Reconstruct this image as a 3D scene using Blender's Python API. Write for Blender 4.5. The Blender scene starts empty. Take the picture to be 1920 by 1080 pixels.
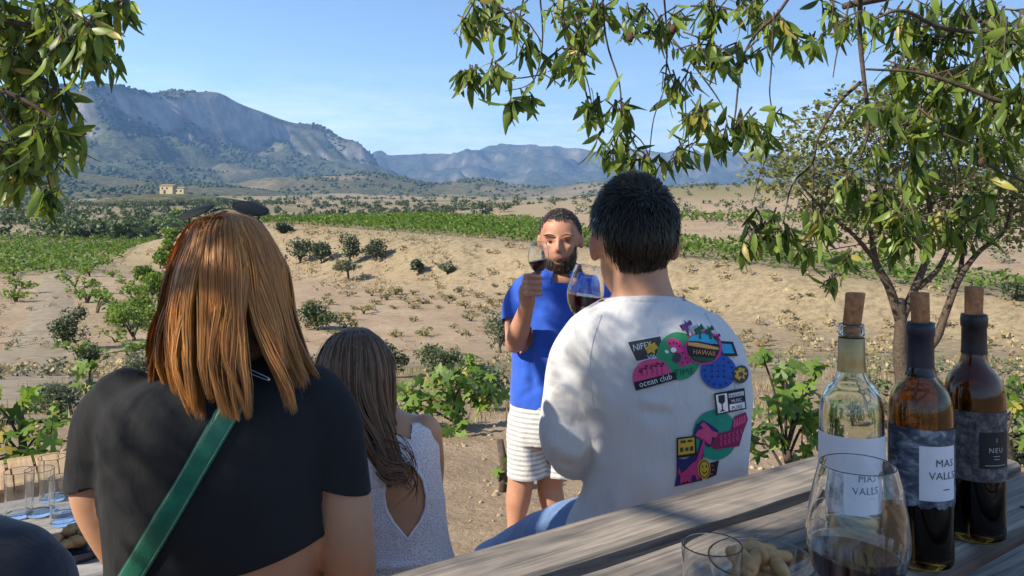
import bpy, bmesh, math, random
import numpy as np
from mathutils import Vector, Matrix
from mathutils.bvhtree import BVHTree

SC = bpy.context.scene
COL = SC.collection
R = math.radians
random.seed(7)
rng = np.random.default_rng(7)

# ------------------------------------------------------------------ camera
F, CX, HY, CAMZ = 1500.0, 960.0, 400.0, 1.2
cam = bpy.data.cameras.new('camera')
cam.sensor_width = 36.0
cam.lens = 36.0 * F / 1920.0
cam.shift_y = -(540.0 - HY) / 1920.0
cam.clip_start = 0.05
cam.clip_end = 40000.0
camo = bpy.data.objects.new('camera', cam)
COL.objects.link(camo)
camo.location = (0, 0, CAMZ)
camo.rotation_euler = (R(90), 0, 0)
SC.camera = camo

# ------------------------------------------------------------------ sky and sun
SUN_EL, SUN_AZ = R(35), R(241)          # azimuth clockwise from +Y: from the left, a little behind the camera
SUND = Vector((math.sin(SUN_AZ) * math.cos(SUN_EL), math.cos(SUN_AZ) * math.cos(SUN_EL), math.sin(SUN_EL)))
world = bpy.data.worlds.new('World')
SC.world = world
world.use_nodes = True
wn = world.node_tree.nodes
wl = world.node_tree.links
wn.clear()
sky = wn.new('ShaderNodeTexSky')
sky.sky_type = 'NISHITA'
sky.sun_disc = False
sky.sun_elevation = SUN_EL
sky.sun_rotation = -SUN_AZ
sky.altitude = 300
sky.air_density = 1.0
sky.dust_density = 0.05
sky.ozone_density = 3.5
tc = wn.new('ShaderNodeTexCoord')
mp = wn.new('ShaderNodeMapping')
mp.inputs['Scale'].default_value = (2.2, 2.2, 13.0)
mp.inputs['Rotation'].default_value = (0.0, R(9), 0.0)
nz = wn.new('ShaderNodeTexNoise')
nz.inputs['Scale'].default_value = 1.6
nz.inputs['Detail'].default_value = 7
nz.inputs['Roughness'].default_value = 0.75
cr = wn.new('ShaderNodeValToRGB')
cr.color_ramp.elements[0].position = 0.42
cr.color_ramp.elements[1].position = 0.68
sx = wn.new('ShaderNodeSeparateXYZ')
band = wn.new('ShaderNodeMapRange')
band.inputs['From Min'].default_value = 0.05
band.inputs['From Max'].default_value = 0.185
band.inputs['To Min'].default_value = 1.0
band.inputs['To Max'].default_value = 0.0
mul = wn.new('ShaderNodeMath'); mul.operation = 'MULTIPLY'
mul2 = wn.new('ShaderNodeMath'); mul2.operation = 'MULTIPLY'; mul2.inputs[1].default_value = 0.75
mixc = wn.new('ShaderNodeMix'); mixc.data_type = 'RGBA'
mixc.inputs[7].default_value = (8.6, 8.8, 9.2, 1)
bg = wn.new('ShaderNodeBackground')
bg.inputs['Strength'].default_value = 0.104
wo = wn.new('ShaderNodeOutputWorld')
wl.new(tc.outputs['Generated'], mp.inputs['Vector'])
wl.new(mp.outputs['Vector'], nz.inputs['Vector'])
wl.new(nz.outputs['Fac'], cr.inputs['Fac'])
wl.new(tc.outputs['Generated'], sx.inputs['Vector'])
wl.new(sx.outputs['Z'], band.inputs['Value'])
wl.new(cr.outputs['Color'], mul.inputs[0])
wl.new(band.outputs['Result'], mul.inputs[1])
wl.new(mul.outputs[0], mul2.inputs[0])
wl.new(mul2.outputs[0], mixc.inputs[0])
wl.new(sky.outputs['Color'], mixc.inputs[6])
wl.new(mixc.outputs[2], bg.inputs['Color'])
wl.new(bg.outputs['Background'], wo.inputs['Surface'])

sund = bpy.data.lights.new('sun', 'SUN')
sund.energy = 4.8
sund.angle = R(0.53)
sund.color = (1.0, 0.91, 0.77)
suno = bpy.data.objects.new('sun', sund)
COL.objects.link(suno)
suno.rotation_euler = SUND.to_track_quat('Z', 'Y').to_euler()
suno.location = (-8, -4, 12)

SC.view_settings.view_transform = 'Standard'
SC.view_settings.look = 'None'
SC.view_settings.exposure = 0.9
SC.view_settings.gamma = 1.0
SC.cycles.max_bounces = 14
SC.cycles.transmission_bounces = 14
SC.cycles.transparent_max_bounces = 12
SC.cycles.volume_bounces = 0
SC.cycles.caustics_reflective = False
SC.cycles.sample_clamp_indirect = 4.0
SC.cycles.use_denoising = True


# ------------------------------------------------------------------ helpers
def P(px, py, d):
    """photo pixel at depth d (metres) -> world point"""
    return Vector(((px - CX) / F * d, d, CAMZ - (py - HY) / F * d))


def _hash(ix, iy, iz, seed):
    h = (ix.astype(np.int64) * 374761393 + iy.astype(np.int64) * 668265263 + iz.astype(np.int64) * 2147483647 + seed * 974711) & 0xffffffff
    h = ((h ^ (h >> 13)) * 1274126177) & 0xffffffff
    h = ((h ^ (h >> 16)) * 2246822519) & 0xffffffff
    return ((h ^ (h >> 15)) & 0xffffff) / float(0xffffff)


def _hash2(ix, iy, seed):
    h = (ix * 374761393 + iy * 668265263 + seed * 974711) & 0xffffffff
    h = ((h ^ (h >> 13)) * 1274126177) & 0xffffffff
    h = ((h ^ (h >> 16)) * 2246822519) & 0xffffffff
    return ((h ^ (h >> 15)) & 0xffffff) / float(0xffffff)


def vnoise(x, y, z=None, seed=0):
    x = np.asarray(x, float); y = np.asarray(y, float)
    if z is None:
        ix, iy = np.floor(x), np.floor(y)
        fx, fy = x - ix, y - iy
        fx = fx * fx * (3 - 2 * fx); fy = fy * fy * (3 - 2 * fy)
        ix = ix.astype(np.int64); iy = iy.astype(np.int64)
        h = lambda a, b: _hash2(ix + a, iy + b, seed)
        return ((h(0, 0) * (1 - fx) + h(1, 0) * fx) * (1 - fy) + (h(0, 1) * (1 - fx) + h(1, 1) * fx) * fy) * 2 - 1
    z = np.asarray(z, float)
    ix, iy, iz = np.floor(x), np.floor(y), np.floor(z)
    fx, fy, fz = x - ix, y - iy, z - iz
    fx, fy, fz = [f * f * (3 - 2 * f) for f in (fx, fy, fz)]
    r = 0
    for a in (0, 1):
        for b in (0, 1):
            for c in (0, 1):
                w = (fx if a else 1 - fx) * (fy if b else 1 - fy) * (fz if c else 1 - fz)
                r = r + w * _hash(ix + a, iy + b, iz + c, seed)
    return r * 2 - 1


def fbm(x, y, z=None, seed=0, octv=4, gain=0.5):
    r, a, f, n = 0, 1.0, 1.0, 0
    for o in range(octv):
        r = r + a * vnoise(np.asarray(x) * f, np.asarray(y) * f, None if z is None else np.asarray(z) * f, seed + o * 17)
        n += a; a *= gain; f *= 2.03
    return r / n


def sstep(a, b, x):
    t = np.clip((np.asarray(x, float) - a) / (b - a), 0, 1)
    return t * t * (3 - 2 * t)


def newmesh(name, verts, faces, smooth=True):
    me = bpy.data.meshes.new(name)
    if isinstance(verts, np.ndarray) and isinstance(faces, np.ndarray):
        n, k = faces.shape
        me.vertices.add(len(verts)); me.vertices.foreach_set('co', verts.astype(np.float32).ravel())
        me.loops.add(n * k); me.loops.foreach_set('vertex_index', faces.astype(np.int32).ravel())
        me.polygons.add(n)
        me.polygons.foreach_set('loop_start', np.arange(0, n * k, k, dtype=np.int32))
        me.polygons.foreach_set('loop_total', np.full(n, k, dtype=np.int32))
        me.update(calc_edges=True)
        me.validate()
    else:
        me.from_pydata([tuple(v) for v in verts], [], [tuple(f) for f in faces])
        me.update()
    if smooth:
        me.polygons.foreach_set('use_smooth', np.ones(len(me.polygons), dtype=bool))
    return me


def link(name, me, mat=None, parent=None, loc=None):
    o = bpy.data.objects.new(name, me)
    COL.objects.link(o)
    if mat is not None and me is not None and len(me.materials) == 0:
        me.materials.append(mat)
    if parent is not None:
        o.parent = parent
    if loc is not None:
        o.location = loc
    return o


def tag(o, label=None, cat=None, group=None, kind=None):
    if label: o['label'] = label
    if cat: o['category'] = cat
    if group: o['group'] = group
    if kind: o['kind'] = kind
    return o


def empty(name, loc, label=None, cat=None, group=None):
    o = bpy.data.objects.new(name, None)
    COL.objects.link(o)
    o.location = loc
    o.empty_display_size = 0.1
    return tag(o, label, cat, group)


def part(name, verts, faces, mat, parent, smooth=True, world=True):
    """mesh given in world coordinates, parented to an unrotated empty"""
    me = newmesh(name, verts, faces, smooth)
    return link(name, me, mat, parent, loc=(-parent.location if (parent is not None and world and parent.type == 'EMPTY') else None))


def part_me(name, me, mat, parent):
    return link(name, me, mat, parent, loc=(-parent.location if (parent is not None and parent.type == 'EMPTY') else None))


class MB:
    """collects pieces into one mesh"""
    def __init__(self):
        self.v = []; self.f = []

    def add(self, verts, faces):
        o = len(self.v)
        self.v.extend([tuple(v) for v in verts])
        self.f.extend([tuple(i + o for i in f) for f in faces])
        return self

    def box(self, c, sx, sy, sz, rot=None):
        rot = rot or Matrix.Identity(3)
        c = Vector(c)
        vs = [c + rot @ Vector((a * sx / 2, b * sy / 2, e * sz / 2)) for a in (-1, 1) for b in (-1, 1) for e in (-1, 1)]
        return self.add(vs, [(0, 1, 3, 2), (4, 6, 7, 5), (0, 4, 5, 1), (2, 3, 7, 6), (0, 2, 6, 4), (1, 5, 7, 3)])

    def tube(self, pts, rad, n=6, cap=True):
        v, f = tube(pts, rad, n, cap)
        return self.add(v, f)

    def build(self, name, mat, parent, smooth=True):
        return part(name, self.v, self.f, mat, parent, smooth)


def frames(pts):
    pts = [Vector(p) for p in pts]
    out = []
    prev = None
    for i in range(len(pts)):
        t = (pts[min(i + 1, len(pts) - 1)] - pts[max(i - 1, 0)])
        if t.length < 1e-9: t = Vector((0, 0, 1))
        t.normalize()
        if prev is None:
            a = Vector((1, 0, 0)) if abs(t.x) < 0.8 else Vector((0, 1, 0))
            u = (a - t * a.dot(t)).normalized()
        else:
            u = (prev - t * prev.dot(t))
            u = u.normalized() if u.length > 1e-6 else t.orthogonal().normalized()
        prev = u
        out.append((t, u, t.cross(u)))
    return out


def tube(pts, rad, n=6, cap=True):
    fr = frames(pts)
    v, f = [], []
    for i, p in enumerate(pts):
        r = rad[i] if hasattr(rad, '__len__') else rad
        t, u, w = fr[i]
        for k in range(n):
            a = 2 * math.pi * k / n
            v.append(Vector(p) + (u * math.cos(a) + w * math.sin(a)) * r)
    for i in range(len(pts) - 1):
        for k in range(n):
            k2 = (k + 1) % n
            f.append((i * n + k, i * n + k2, (i + 1) * n + k2, (i + 1) * n + k))
    if cap:
        f.append(tuple(range(n))[::-1])
        f.append(tuple(range((len(pts) - 1) * n, len(pts) * n)))
    return v, f


def smooth_path(pts, n=6):
    """Catmull-Rom through points"""
    pts = [Vector(p) for p in pts]
    if len(pts) < 3: return pts
    q = [pts[0] * 2 - pts[1]] + pts + [pts[-1] * 2 - pts[-2]]
    out = []
    for i in range(1, len(q) - 2):
        for k in range(n):
            t = k / n
            a, b, c, d = q[i - 1], q[i], q[i + 1], q[i + 2]
            out.append(0.5 * ((2 * b) + (c - a) * t + (2 * a - 5 * b + 4 * c - d) * t * t + (3 * b - a - 3 * c + d) * t ** 3))
    out.append(pts[-1])
    return out


def loft(rings, n=28, cap=True):
    """rings: (center, half-axis vector a, half-axis vector b[, exponent])"""
    v, f = [], []
    for r in rings:
        c, a, b = Vector(r[0]), Vector(r[1]), Vector(r[2])
        e = r[3] if len(r) > 3 else 2.0
        for k in range(n):
            t = 2 * math.pi * k / n
            ct, st = math.cos(t), math.sin(t)
            x = math.copysign(abs(ct) ** (2 / e), ct); y = math.copysign(abs(st) ** (2 / e), st)
            v.append(c + a * x + b * y)
    m = len(rings)
    for i in range(m - 1):
        for k in range(n):
            k2 = (k + 1) % n
            f.append((i * n + k, i * n + k2, (i + 1) * n + k2, (i + 1) * n + k))
    if cap:
        f.append(tuple(range(n))[::-1]); f.append(tuple(range((m - 1) * n, m * n)))
    return v, f


def dense(prof, g=.0005):
    out = []
    for (r0, z0), (r1, z1) in zip(prof[:-1], prof[1:]):
        L = math.hypot(r1 - r0, z1 - z0)
        out.append((r0, z0))
        if L > 3.2 * g:
            a = g / L
            for t in (a, 1 - a): out.append((r0 + (r1 - r0) * t, z0 + (z1 - z0) * t))
    return out + [prof[-1]]


def lathe(prof, n=40, c=(0, 0, 0), cap=False, tight=False):
    if tight: prof = dense(prof)
    v, f = [], []
    for r, z in prof:
        for k in range(n):
            a = 2 * math.pi * k / n
            v.append((c[0] + r * math.cos(a), c[1] + r * math.sin(a), c[2] + z))
    for i in range(len(prof) - 1):
        for k in range(n):
            k2 = (k + 1) % n
            f.append((i * n + k, i * n + k2, (i + 1) * n + k2, (i + 1) * n + k))
    if cap:
        f.append(tuple(range(n))[::-1]); f.append(tuple(range((len(prof) - 1) * n, len(prof) * n)))
    return v, f


def ellipsoid(c, r, rot=None, seg=20, rings=14):
    rot = rot or Matrix.Identity(3)
    v, f = [], []
    c = Vector(c)
    v.append(c + rot @ Vector((0, 0, -r[2])))
    for i in range(1, rings):
        ph = math.pi * i / rings - math.pi / 2
        for k in range(seg):
            a = 2 * math.pi * k / seg
            v.append(c + rot @ Vector((r[0] * math.cos(ph) * math.cos(a), r[1] * math.cos(ph) * math.sin(a), r[2] * math.sin(ph))))
    v.append(c + rot @ Vector((0, 0, r[2])))
    for k in range(seg):
        f.append((0, 1 + (k + 1) % seg, 1 + k))
    for i in range(rings - 2):
        for k in range(seg):
            a = 1 + i * seg + k; b = 1 + i * seg + (k + 1) % seg
            f.append((a, b, b + seg, a + seg))
    top = len(v) - 1; base = 1 + (rings - 2) * seg
    for k in range(seg):
        f.append((base + k, base + (k + 1) % seg, top))
    return v, f


def union(pieces, voxel, smooth_it=4, fac=0.5):
    """closed pieces -> one continuous surface (mesh data in world coordinates)"""
    mb = MB()
    for v, f in pieces:
        mb.add(v, f)
    me = newmesh('tmp', mb.v, mb.f)
    o = bpy.data.objects.new('tmp', me)
    COL.objects.link(o)
    m = o.modifiers.new('r', 'REMESH'); m.mode = 'VOXEL'; m.voxel_size = voxel; m.adaptivity = 0
    s = o.modifiers.new('s', 'SMOOTH'); s.iterations = smooth_it; s.factor = fac
    dg = bpy.context.evaluated_depsgraph_get()
    out = bpy.data.meshes.new_from_object(o.evaluated_get(dg))
    bpy.data.objects.remove(o); bpy.data.meshes.remove(me)
    out.polygons.foreach_set('use_smooth', np.ones(len(out.polygons), dtype=bool))
    return out


def mesh_np(me):
    n = len(me.vertices)
    co = np.empty(n * 3, np.float32); me.vertices.foreach_get('co', co)
    no = np.empty(n * 3, np.float32); me.vertices.foreach_get('normal', no)
    return co.reshape(-1, 3).astype(float), no.reshape(-1, 3).astype(float)


def set_co(me, co):
    me.vertices.foreach_set('co', co.astype(np.float32).ravel()); me.update()


def folds(me, flist, noise=0.0, nscale=12.0, seed=0, stretch=(1, 1, 1)):
    """flist: (p0, p1, amplitude, width): raised (or sunk) creases along a segment"""
    co, no = mesh_np(me)
    disp = np.zeros(len(co))
    for p0, p1, amp, w in flist:
        p0 = np.array(p0); p1 = np.array(p1)
        d = p1 - p0; L = np.dot(d, d)
        t = np.clip(((co - p0) @ d) / L, 0, 1)
        q = p0 + t[:, None] * d
        wob = 1 + 0.35 * vnoise(t * 5 + amp * 1000, t * 0 + w * 77, seed=3)
        dist = np.linalg.norm(co - q, axis=1)
        taper = np.clip(np.minimum(t, 1 - t) * 5, 0.12, 1)
        disp += amp * wob * np.exp(-(dist / w) ** 2) * taper
    if noise:
        s = np.array(stretch) * nscale
        disp += noise * fbm(co[:, 0] * s[0], co[:, 1] * s[1], co[:, 2] * s[2], seed=seed, octv=3)
    set_co(me, co + no * disp[:, None])


def trim(me, cuts):
    """cuts: (point, normal, centre, radius): removes what lies beyond the plane, near the centre"""
    bm = bmesh.new(); bm.from_mesh(me)
    for cut in cuts:
        co, no, c, rad = cut[:4]
        ok = cut[4] if len(cut) > 4 else (lambda q: True)
        co = Vector(co); no = Vector(no).normalized(); c = Vector(c)
        fs = [f for f in bm.faces if (f.calc_center_median() - c).length < rad and ok(f.calc_center_median())]
        geom = list({v for f in fs for v in f.verts}) + list({e for f in fs for e in f.edges}) + fs
        bmesh.ops.bisect_plane(bm, geom=geom, plane_co=co, plane_no=no, dist=1e-5)
        dl = [f for f in bm.faces if (f.calc_center_median() - c).length < rad and ok(f.calc_center_median()) and (f.calc_center_median() - co).dot(no) > 0]
        bmesh.ops.delete(bm, geom=dl, context='FACES')
    bm.to_mesh(me); bm.free(); me.update()
    me.polygons.foreach_set('use_smooth', np.ones(len(me.polygons), dtype=bool))
    return me


def scatter(tv, tf, mats):
    """template mesh copied by an (n,3,4) array of transforms -> verts, faces arrays (all faces same size)"""
    tv = np.asarray(tv, float); tf = np.asarray(tf, int)
    mats = np.asarray(mats, float)
    n = len(mats)
    v = np.einsum('nij,kj->nki', mats[:, :, :3], tv) + mats[:, None, :, 3]
    f = tf[None] + (np.arange(n) * len(tv))[:, None, None]
    return v.reshape(-1, 3), f.reshape(-1, tf.shape[1])


def rand_rot(n, tilt=None, r=rng):
    """random rotation matrices; tilt limits the lean from upright (radians)"""
    yaw = r.uniform(0, 2 * np.pi, n)
    cz, sz = np.cos(yaw), np.sin(yaw)
    Z = np.zeros((n, 3, 3)); Z[:, 0, 0] = cz; Z[:, 0, 1] = -sz; Z[:, 1, 0] = sz; Z[:, 1, 1] = cz; Z[:, 2, 2] = 1
    t = r.uniform(0, np.pi, n) if tilt is None else r.normal(0, tilt, n)
    ct, st = np.cos(t), np.sin(t)
    X = np.zeros((n, 3, 3)); X[:, 0, 0] = 1; X[:, 1, 1] = ct; X[:, 1, 2] = -st; X[:, 2, 1] = st; X[:, 2, 2] = ct
    yaw = r.uniform(0, 2 * np.pi, n)
    cz, sz = np.cos(yaw), np.sin(yaw)
    W = np.zeros((n, 3, 3)); W[:, 0, 0] = cz; W[:, 0, 1] = -sz; W[:, 1, 0] = sz; W[:, 1, 1] = cz; W[:, 2, 2] = 1
    return Z @ X @ W


def mats_from(rot, pos, scale):
    m = np.zeros((len(pos), 3, 4))
    m[:, :, :3] = rot * np.asarray(scale).reshape(-1, 1, 1)
    m[:, :, 3] = pos
    return m


# ------------------------------------------------------------------ materials
def mat(name):
    m = bpy.data.materials.new(name)
    m.use_nodes = True
    nt = m.node_tree
    b = nt.nodes['Principled BSDF']
    return m, nt, b


def c4(c): return (c[0], c[1], c[2], 1.0)


def noise_node(nt, scale, detail=4, rough=0.55, coord='Object', stretch=None, dist=0.0):
    t = nt.nodes.new('ShaderNodeTexCoord')
    n = nt.nodes.new('ShaderNodeTexNoise')
    n.inputs['Scale'].default_value = scale
    n.inputs['Detail'].default_value = detail
    n.inputs['Roughness'].default_value = rough
    n.inputs['Distortion'].default_value = dist
    if stretch:
        mp = nt.nodes.new('ShaderNodeMapping')
        mp.inputs['Scale'].default_value = stretch
        nt.links.new(t.outputs[coord], mp.inputs['Vector'])
        nt.links.new(mp.outputs['Vector'], n.inputs['Vector'])
    else:
        nt.links.new(t.outputs[coord], n.inputs['Vector'])
    return n


def ramp(nt, src, stops):
    r = nt.nodes.new('ShaderNodeValToRGB')
    e = r.color_ramp.elements
    while len(e) < len(stops): e.new(0.5)
    for i, (p, c) in enumerate(stops):
        e[i].position = p; e[i].color = c4(c)
    nt.links.new(src, r.inputs['Fac'])
    return r


def mixrgb(nt, fac, a, b, mode='MIX'):
    m = nt.nodes.new('ShaderNodeMix'); m.data_type = 'RGBA'; m.blend_type = mode
    for i, s in ((0, fac), (6, a), (7, b)):
        if hasattr(s, 'is_linked') or hasattr(s, 'links'):
            nt.links.new(s, m.inputs[i])
        elif i == 0:
            m.inputs[0].default_value = s
        else:
            m.inputs[i].default_value = c4(s)
    return m.outputs[2]


def bump(nt, b, src, strength=0.3, distance=0.01):
    bp = nt.nodes.new('ShaderNodeBump')
    bp.inputs['Strength'].default_value = strength
    bp.inputs['Distance'].default_value = distance
    nt.links.new(src, bp.inputs['Height'])
    nt.links.new(bp.outputs['Normal'], b.inputs['Normal'])
    return bp


def simple(name, c1, c2=None, scale=20, rough=0.7, bumps=0.0, bdist=0.002, spec=0.4, stretch=None, metallic=0.0, coord='Object', sheen=0.0):
    m, nt, b = mat(name)
    b.inputs['Roughness'].default_value = rough
    b.inputs['Specular IOR Level'].default_value = spec
    b.inputs['Metallic'].default_value = metallic
    if sheen: b.inputs['Sheen Weight'].default_value = sheen
    n = noise_node(nt, scale, 5, 0.6, coord, stretch)
    c2 = c2 or tuple(x * 0.8 for x in c1)
    r = ramp(nt, n.outputs['Fac'], [(0.3, c2), (0.7, c1)])
    nt.links.new(r.outputs['Color'], b.inputs['Base Color'])
    if bumps: bump(nt, b, n.outputs['Fac'], bumps, bdist)
    return m


def leaf_mat(name, dark, light, extra=None, rough=0.45, trans=0.35, spec=0.4):
    m, nt, b = mat(name)
    g = nt.nodes.new('ShaderNodeNewGeometry')
    oi = nt.nodes.new('ShaderNodeObjectInfo')
    ad = nt.nodes.new('ShaderNodeMath'); ad.operation = 'ADD'
    fr = nt.nodes.new('ShaderNodeMath'); fr.operation = 'FRACT'
    nt.links.new(g.outputs['Random Per Island'], ad.inputs[0]); nt.links.new(oi.outputs['Random'], ad.inputs[1])
    nt.links.new(ad.outputs[0], fr.inputs[0])
    stops = [(0.0, dark), (0.75, light)]
    if extra: stops += [(0.93, light), (0.97, extra)]
    r = ramp(nt, fr.outputs[0], stops)
    nt.links.new(r.outputs['Color'], b.inputs['Base Color'])
    b.inputs['Roughness'].default_value = rough
    b.inputs['Specular IOR Level'].default_value = spec
    if trans:
        tr = nt.nodes.new('ShaderNodeBsdfTranslucent')
        hs = nt.nodes.new('ShaderNodeHueSaturation'); hs.inputs['Hue'].default_value = 0.485; hs.inputs['Value'].default_value = 1.5; hs.inputs['Saturation'].default_value = 1.1
        nt.links.new(r.outputs['Color'], hs.inputs['Color']); nt.links.new(hs.outputs['Color'], tr.inputs['Color'])
        mx = nt.nodes.new('ShaderNodeMixShader'); mx.inputs[0].default_value = trans
        nt.links.new(b.outputs[0], mx.inputs[1]); nt.links.new(tr.outputs[0], mx.inputs[2])
        nt.links.new(mx.outputs[0], nt.nodes['Material Output'].inputs['Surface'])
    return m


M = {}
M['almond_leaf'] = leaf_mat('almond_leaf', (0.035, 0.07, 0.015), (0.19, 0.27, 0.05), (0.34, 0.3, 0.07), rough=0.42, trans=0.38, spec=0.4)
M['back_leaf'] = leaf_mat('back_leaf', (0.07, 0.095, 0.03), (0.22, 0.24, 0.085), (0.3, 0.24, 0.08), rough=0.55)
M['vine_leaf'] = leaf_mat('vine_leaf', (0.055, 0.115, 0.018), (0.17, 0.27, 0.04), (0.32, 0.27, 0.06), rough=0.5)
M['young_leaf'] = leaf_mat('young_leaf', (0.09, 0.11, 0.03), (0.2, 0.2, 0.05), (0.22, 0.14, 0.05), rough=0.6)
M['row_leaf'] = leaf_mat('row_leaf', (0.045, 0.1, 0.012), (0.12, 0.2, 0.025), None, rough=0.6)
M['olive_leaf'] = leaf_mat('olive_leaf', (0.045, 0.065, 0.03), (0.105, 0.13, 0.065), None, rough=0.6, trans=0.2)
M['shrub_leaf'] = leaf_mat('shrub_leaf', (0.03, 0.055, 0.02), (0.085, 0.115, 0.04), None, rough=0.6, trans=0.2)
M['sage_leaf'] = leaf_mat('sage_leaf', (0.08, 0.1, 0.06), (0.16, 0.18, 0.1), (0.25, 0.2, 0.1), rough=0.7, trans=0.2)
M['straw'] = leaf_mat('straw', (0.22, 0.17, 0.09), (0.42, 0.34, 0.18), (0.12, 0.14, 0.05), rough=0.8, trans=0.2)
M['wood_leaf'] = leaf_mat('wood_leaf', (0.03, 0.05, 0.022), (0.075, 0.095, 0.045), None, rough=0.8, trans=0.0, spec=0.1)
M['bark'] = simple('bark', (0.13, 0.098, 0.072), (0.04, 0.03, 0.023), 45, 0.9, 0.8, 0.006, 0.15)
M['twig'] = simple('twig', (0.12, 0.09, 0.07), (0.04, 0.03, 0.025), 60, 0.85, 0.5, 0.002, 0.2)
# ------------------------------------------------------------------ terrain
AX, AY, BX, BY = -25.0, 85.0, 20.0, 33.0
LL = math.hypot(BX - AX, BY - AY)
UX, UY = (BX - AX) / LL, (BY - AY) / LL
NX, NY = -UY, UX                       # pointing away from the camera
if NY < 0: NX, NY = -NX, -NY
_ys = [-400, -40, 0, 1.5, 3.7, 6.2, 8, 12, 18, 24, 30, 70, 120, 200, 350, 600, 1000, 1500, 2600, 12000]
_zs = [6, 1.0, 0, 0, -0.30, -0.45, -0.72, -1.3, -2.3, -3.2, -3.8, -3.75, -3.6, -2.0, 2.0, 8.5, 17, 30, 45, 60]


def bank_st(x, y):
    t = ((x - AX) * UX + (y - AY) * UY) / LL
    s = (x - AX) * NX + (y - AY) * NY
    return t, s


def ground_z(x, y):
    x = np.asarray(x, float); y = np.asarray(y, float)
    # the slope below the terrace wanders a little
    base = np.interp(y + 0.06 * np.abs(x) * (y > 6), _ys, _zs)
    k = sstep(6.5, 14, y)
    base = base + k * 0.13 * fbm(x / 7, y / 7, seed=5) * (1 - sstep(60, 140, y)) + k * 0.06 * fbm(x / 1.6, y / 1.6, seed=6) * (1 - sstep(30, 80, y))
    t, s = bank_st(x, y)
    s = s + 0.9 * fbm(x / 6, y / 6, seed=8, octv=2) * (1 - sstep(1.0, 1.3, t))
    top = np.interp(t, [-0.5, 0, 0.5, 0.78, 0.873, 1.0, 1.4, 2.5], [0.3, 0.05, -0.75, -1.46, -1.84, -2.5, -2.8, -3.0])
    top = top + 0.013 * np.clip(s, 0, 90)
    w = np.interp(t, [0, 0.6, 1.0], [16, 8, 3.5])
    rise = sstep(-w, 0.5, s) * sstep(-0.55, -0.12, t)
    # bank soil is broken by little gullies
    rough = np.clip(rise * (1 - rise) * 4, 0, 1) * 0.36 * fbm(x / 1.8, y / 1.8, seed=9)
    z = base + np.clip(top - base, 0, 9) * rise + rough
    far = sstep(100, 260, y)
    z = z + far * 4.5 * fbm(x / 130, y / 130, seed=11) * np.clip(y / 500, 0.3, 3) 
    # scrubby rise beyond the vineyard on the right
    z = z + 9.5 * np.exp(-((x - 62) / 70) ** 2 - ((y - 260) / 75) ** 2)
    z = z + 7.0 * np.exp(-((x - 150) / 60) ** 2 - ((y - 240) / 80) ** 2)
    # clods on the near terrace
    z = z + (1 - k) * (0.012 * fbm(x / 0.35, y / 0.35, seed=13) + 0.03 * fbm(x / 1.4, y / 1.4, seed=14)) * sstep(2.2, 3.0, np.hypot(x, y))
    return z


def gz(x, y): return float(ground_z(np.array([x]), np.array([y]))[0])


def ground_hit(px, py, d0=2.5, d1=900):
    """depth at which the line of sight through a photo pixel first meets the ground"""
    d = np.exp(np.linspace(math.log(d0), math.log(d1), 1500))
    x = (px - CX) / F * d
    z = CAMZ - (py - HY) / F * d
    below = np.nonzero(z < ground_z(x, d))[0]
    if len(below) == 0: return None
    return float(d[below[0]])


def at_ground(px, py, d0=2.5):
    d = ground_hit(px, py, d0)
    if d is None: d = 300.0
    x = (px - CX) / F * d
    return Vector((x, d, gz(x, d)))


ang = np.concatenate([np.linspace(-46, 46, 430), np.linspace(46, 314, 70)[1:-1]])
rad = np.concatenate([[0.05], np.exp(np.linspace(math.log(0.5), math.log(9500), 330))])
A, RR = np.meshgrid(np.radians(ang), rad)
gx = RR * np.sin(A); gy = RR * np.cos(A)
gzv = ground_z(gx, gy)
na, nr = len(ang), len(rad)
gv = np.stack([gx, gy, gzv], -1).reshape(-1, 3)
ii, jj = np.meshgrid(np.arange(nr - 1), np.arange(na), indexing='ij')
j2 = (jj + 1) % na
gf = np.stack([ii * na + jj, (ii + 1) * na + jj, (ii + 1) * na + j2, ii * na + j2], -1).reshape(-1, 4)[:, ::-1]
me = newmesh('ground', gv, gf)
# land cover: red = green plants, green = dry grass, blue = ploughed / pale soil, by place on the land
X_, Y_ = gv[:, 0], gv[:, 1]
T_, S_ = bank_st(X_, Y_)
n1 = fbm(X_ / 9, Y_ / 9, seed=21); n2 = fbm(X_ / 2.2, Y_ / 2.2, seed=22); n3 = fbm(X_ / 60, Y_ / 60, seed=23)
strip = sstep(0.5, 2.5, S_) * (1 - sstep(9, 14, S_)) * sstep(-0.5, -0.2, T_)
leftv = (1 - sstep(-.47, -.42, X_ / np.maximum(Y_, 1))) * sstep(60, 66, Y_) * (1 - sstep(140, 160, Y_))
farland = sstep(130, 260, Y_)
slope_g = sstep(6.5, 8.5, Y_) * (1 - sstep(24, 30, Y_))
gcol = np.clip(slope_g * sstep(0.1, 0.5, n1) * 0.5 + 0.45 * strip + 0.3 * leftv + farland * sstep(-0.05, 0.4, n3) * 0.55, 0, 1)
bankm = sstep(-14, -2, S_) * (1 - sstep(0, 2, S_)) * sstep(-0.5, 0, T_)
dry = np.clip(slope_g * (0.6 + 0.7 * n2 + 0.4 * n1) + bankm * (0.95 + 0.6 * n2) + (1 - farland) * sstep(0.15, 0.55, n1) * 0.6 + farland * 0.5, 0, 1)
pale = np.clip((1 - farland) * (0.75 + 0.4 * n1), 0, 1)
ca = me.color_attributes.new('cover', 'FLOAT_COLOR', 'POINT')
cols = np.stack([gcol, dry, pale, np.ones_like(dry)], -1)
ca.data.foreach_set('color', cols.astype(np.float32).ravel())

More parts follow.
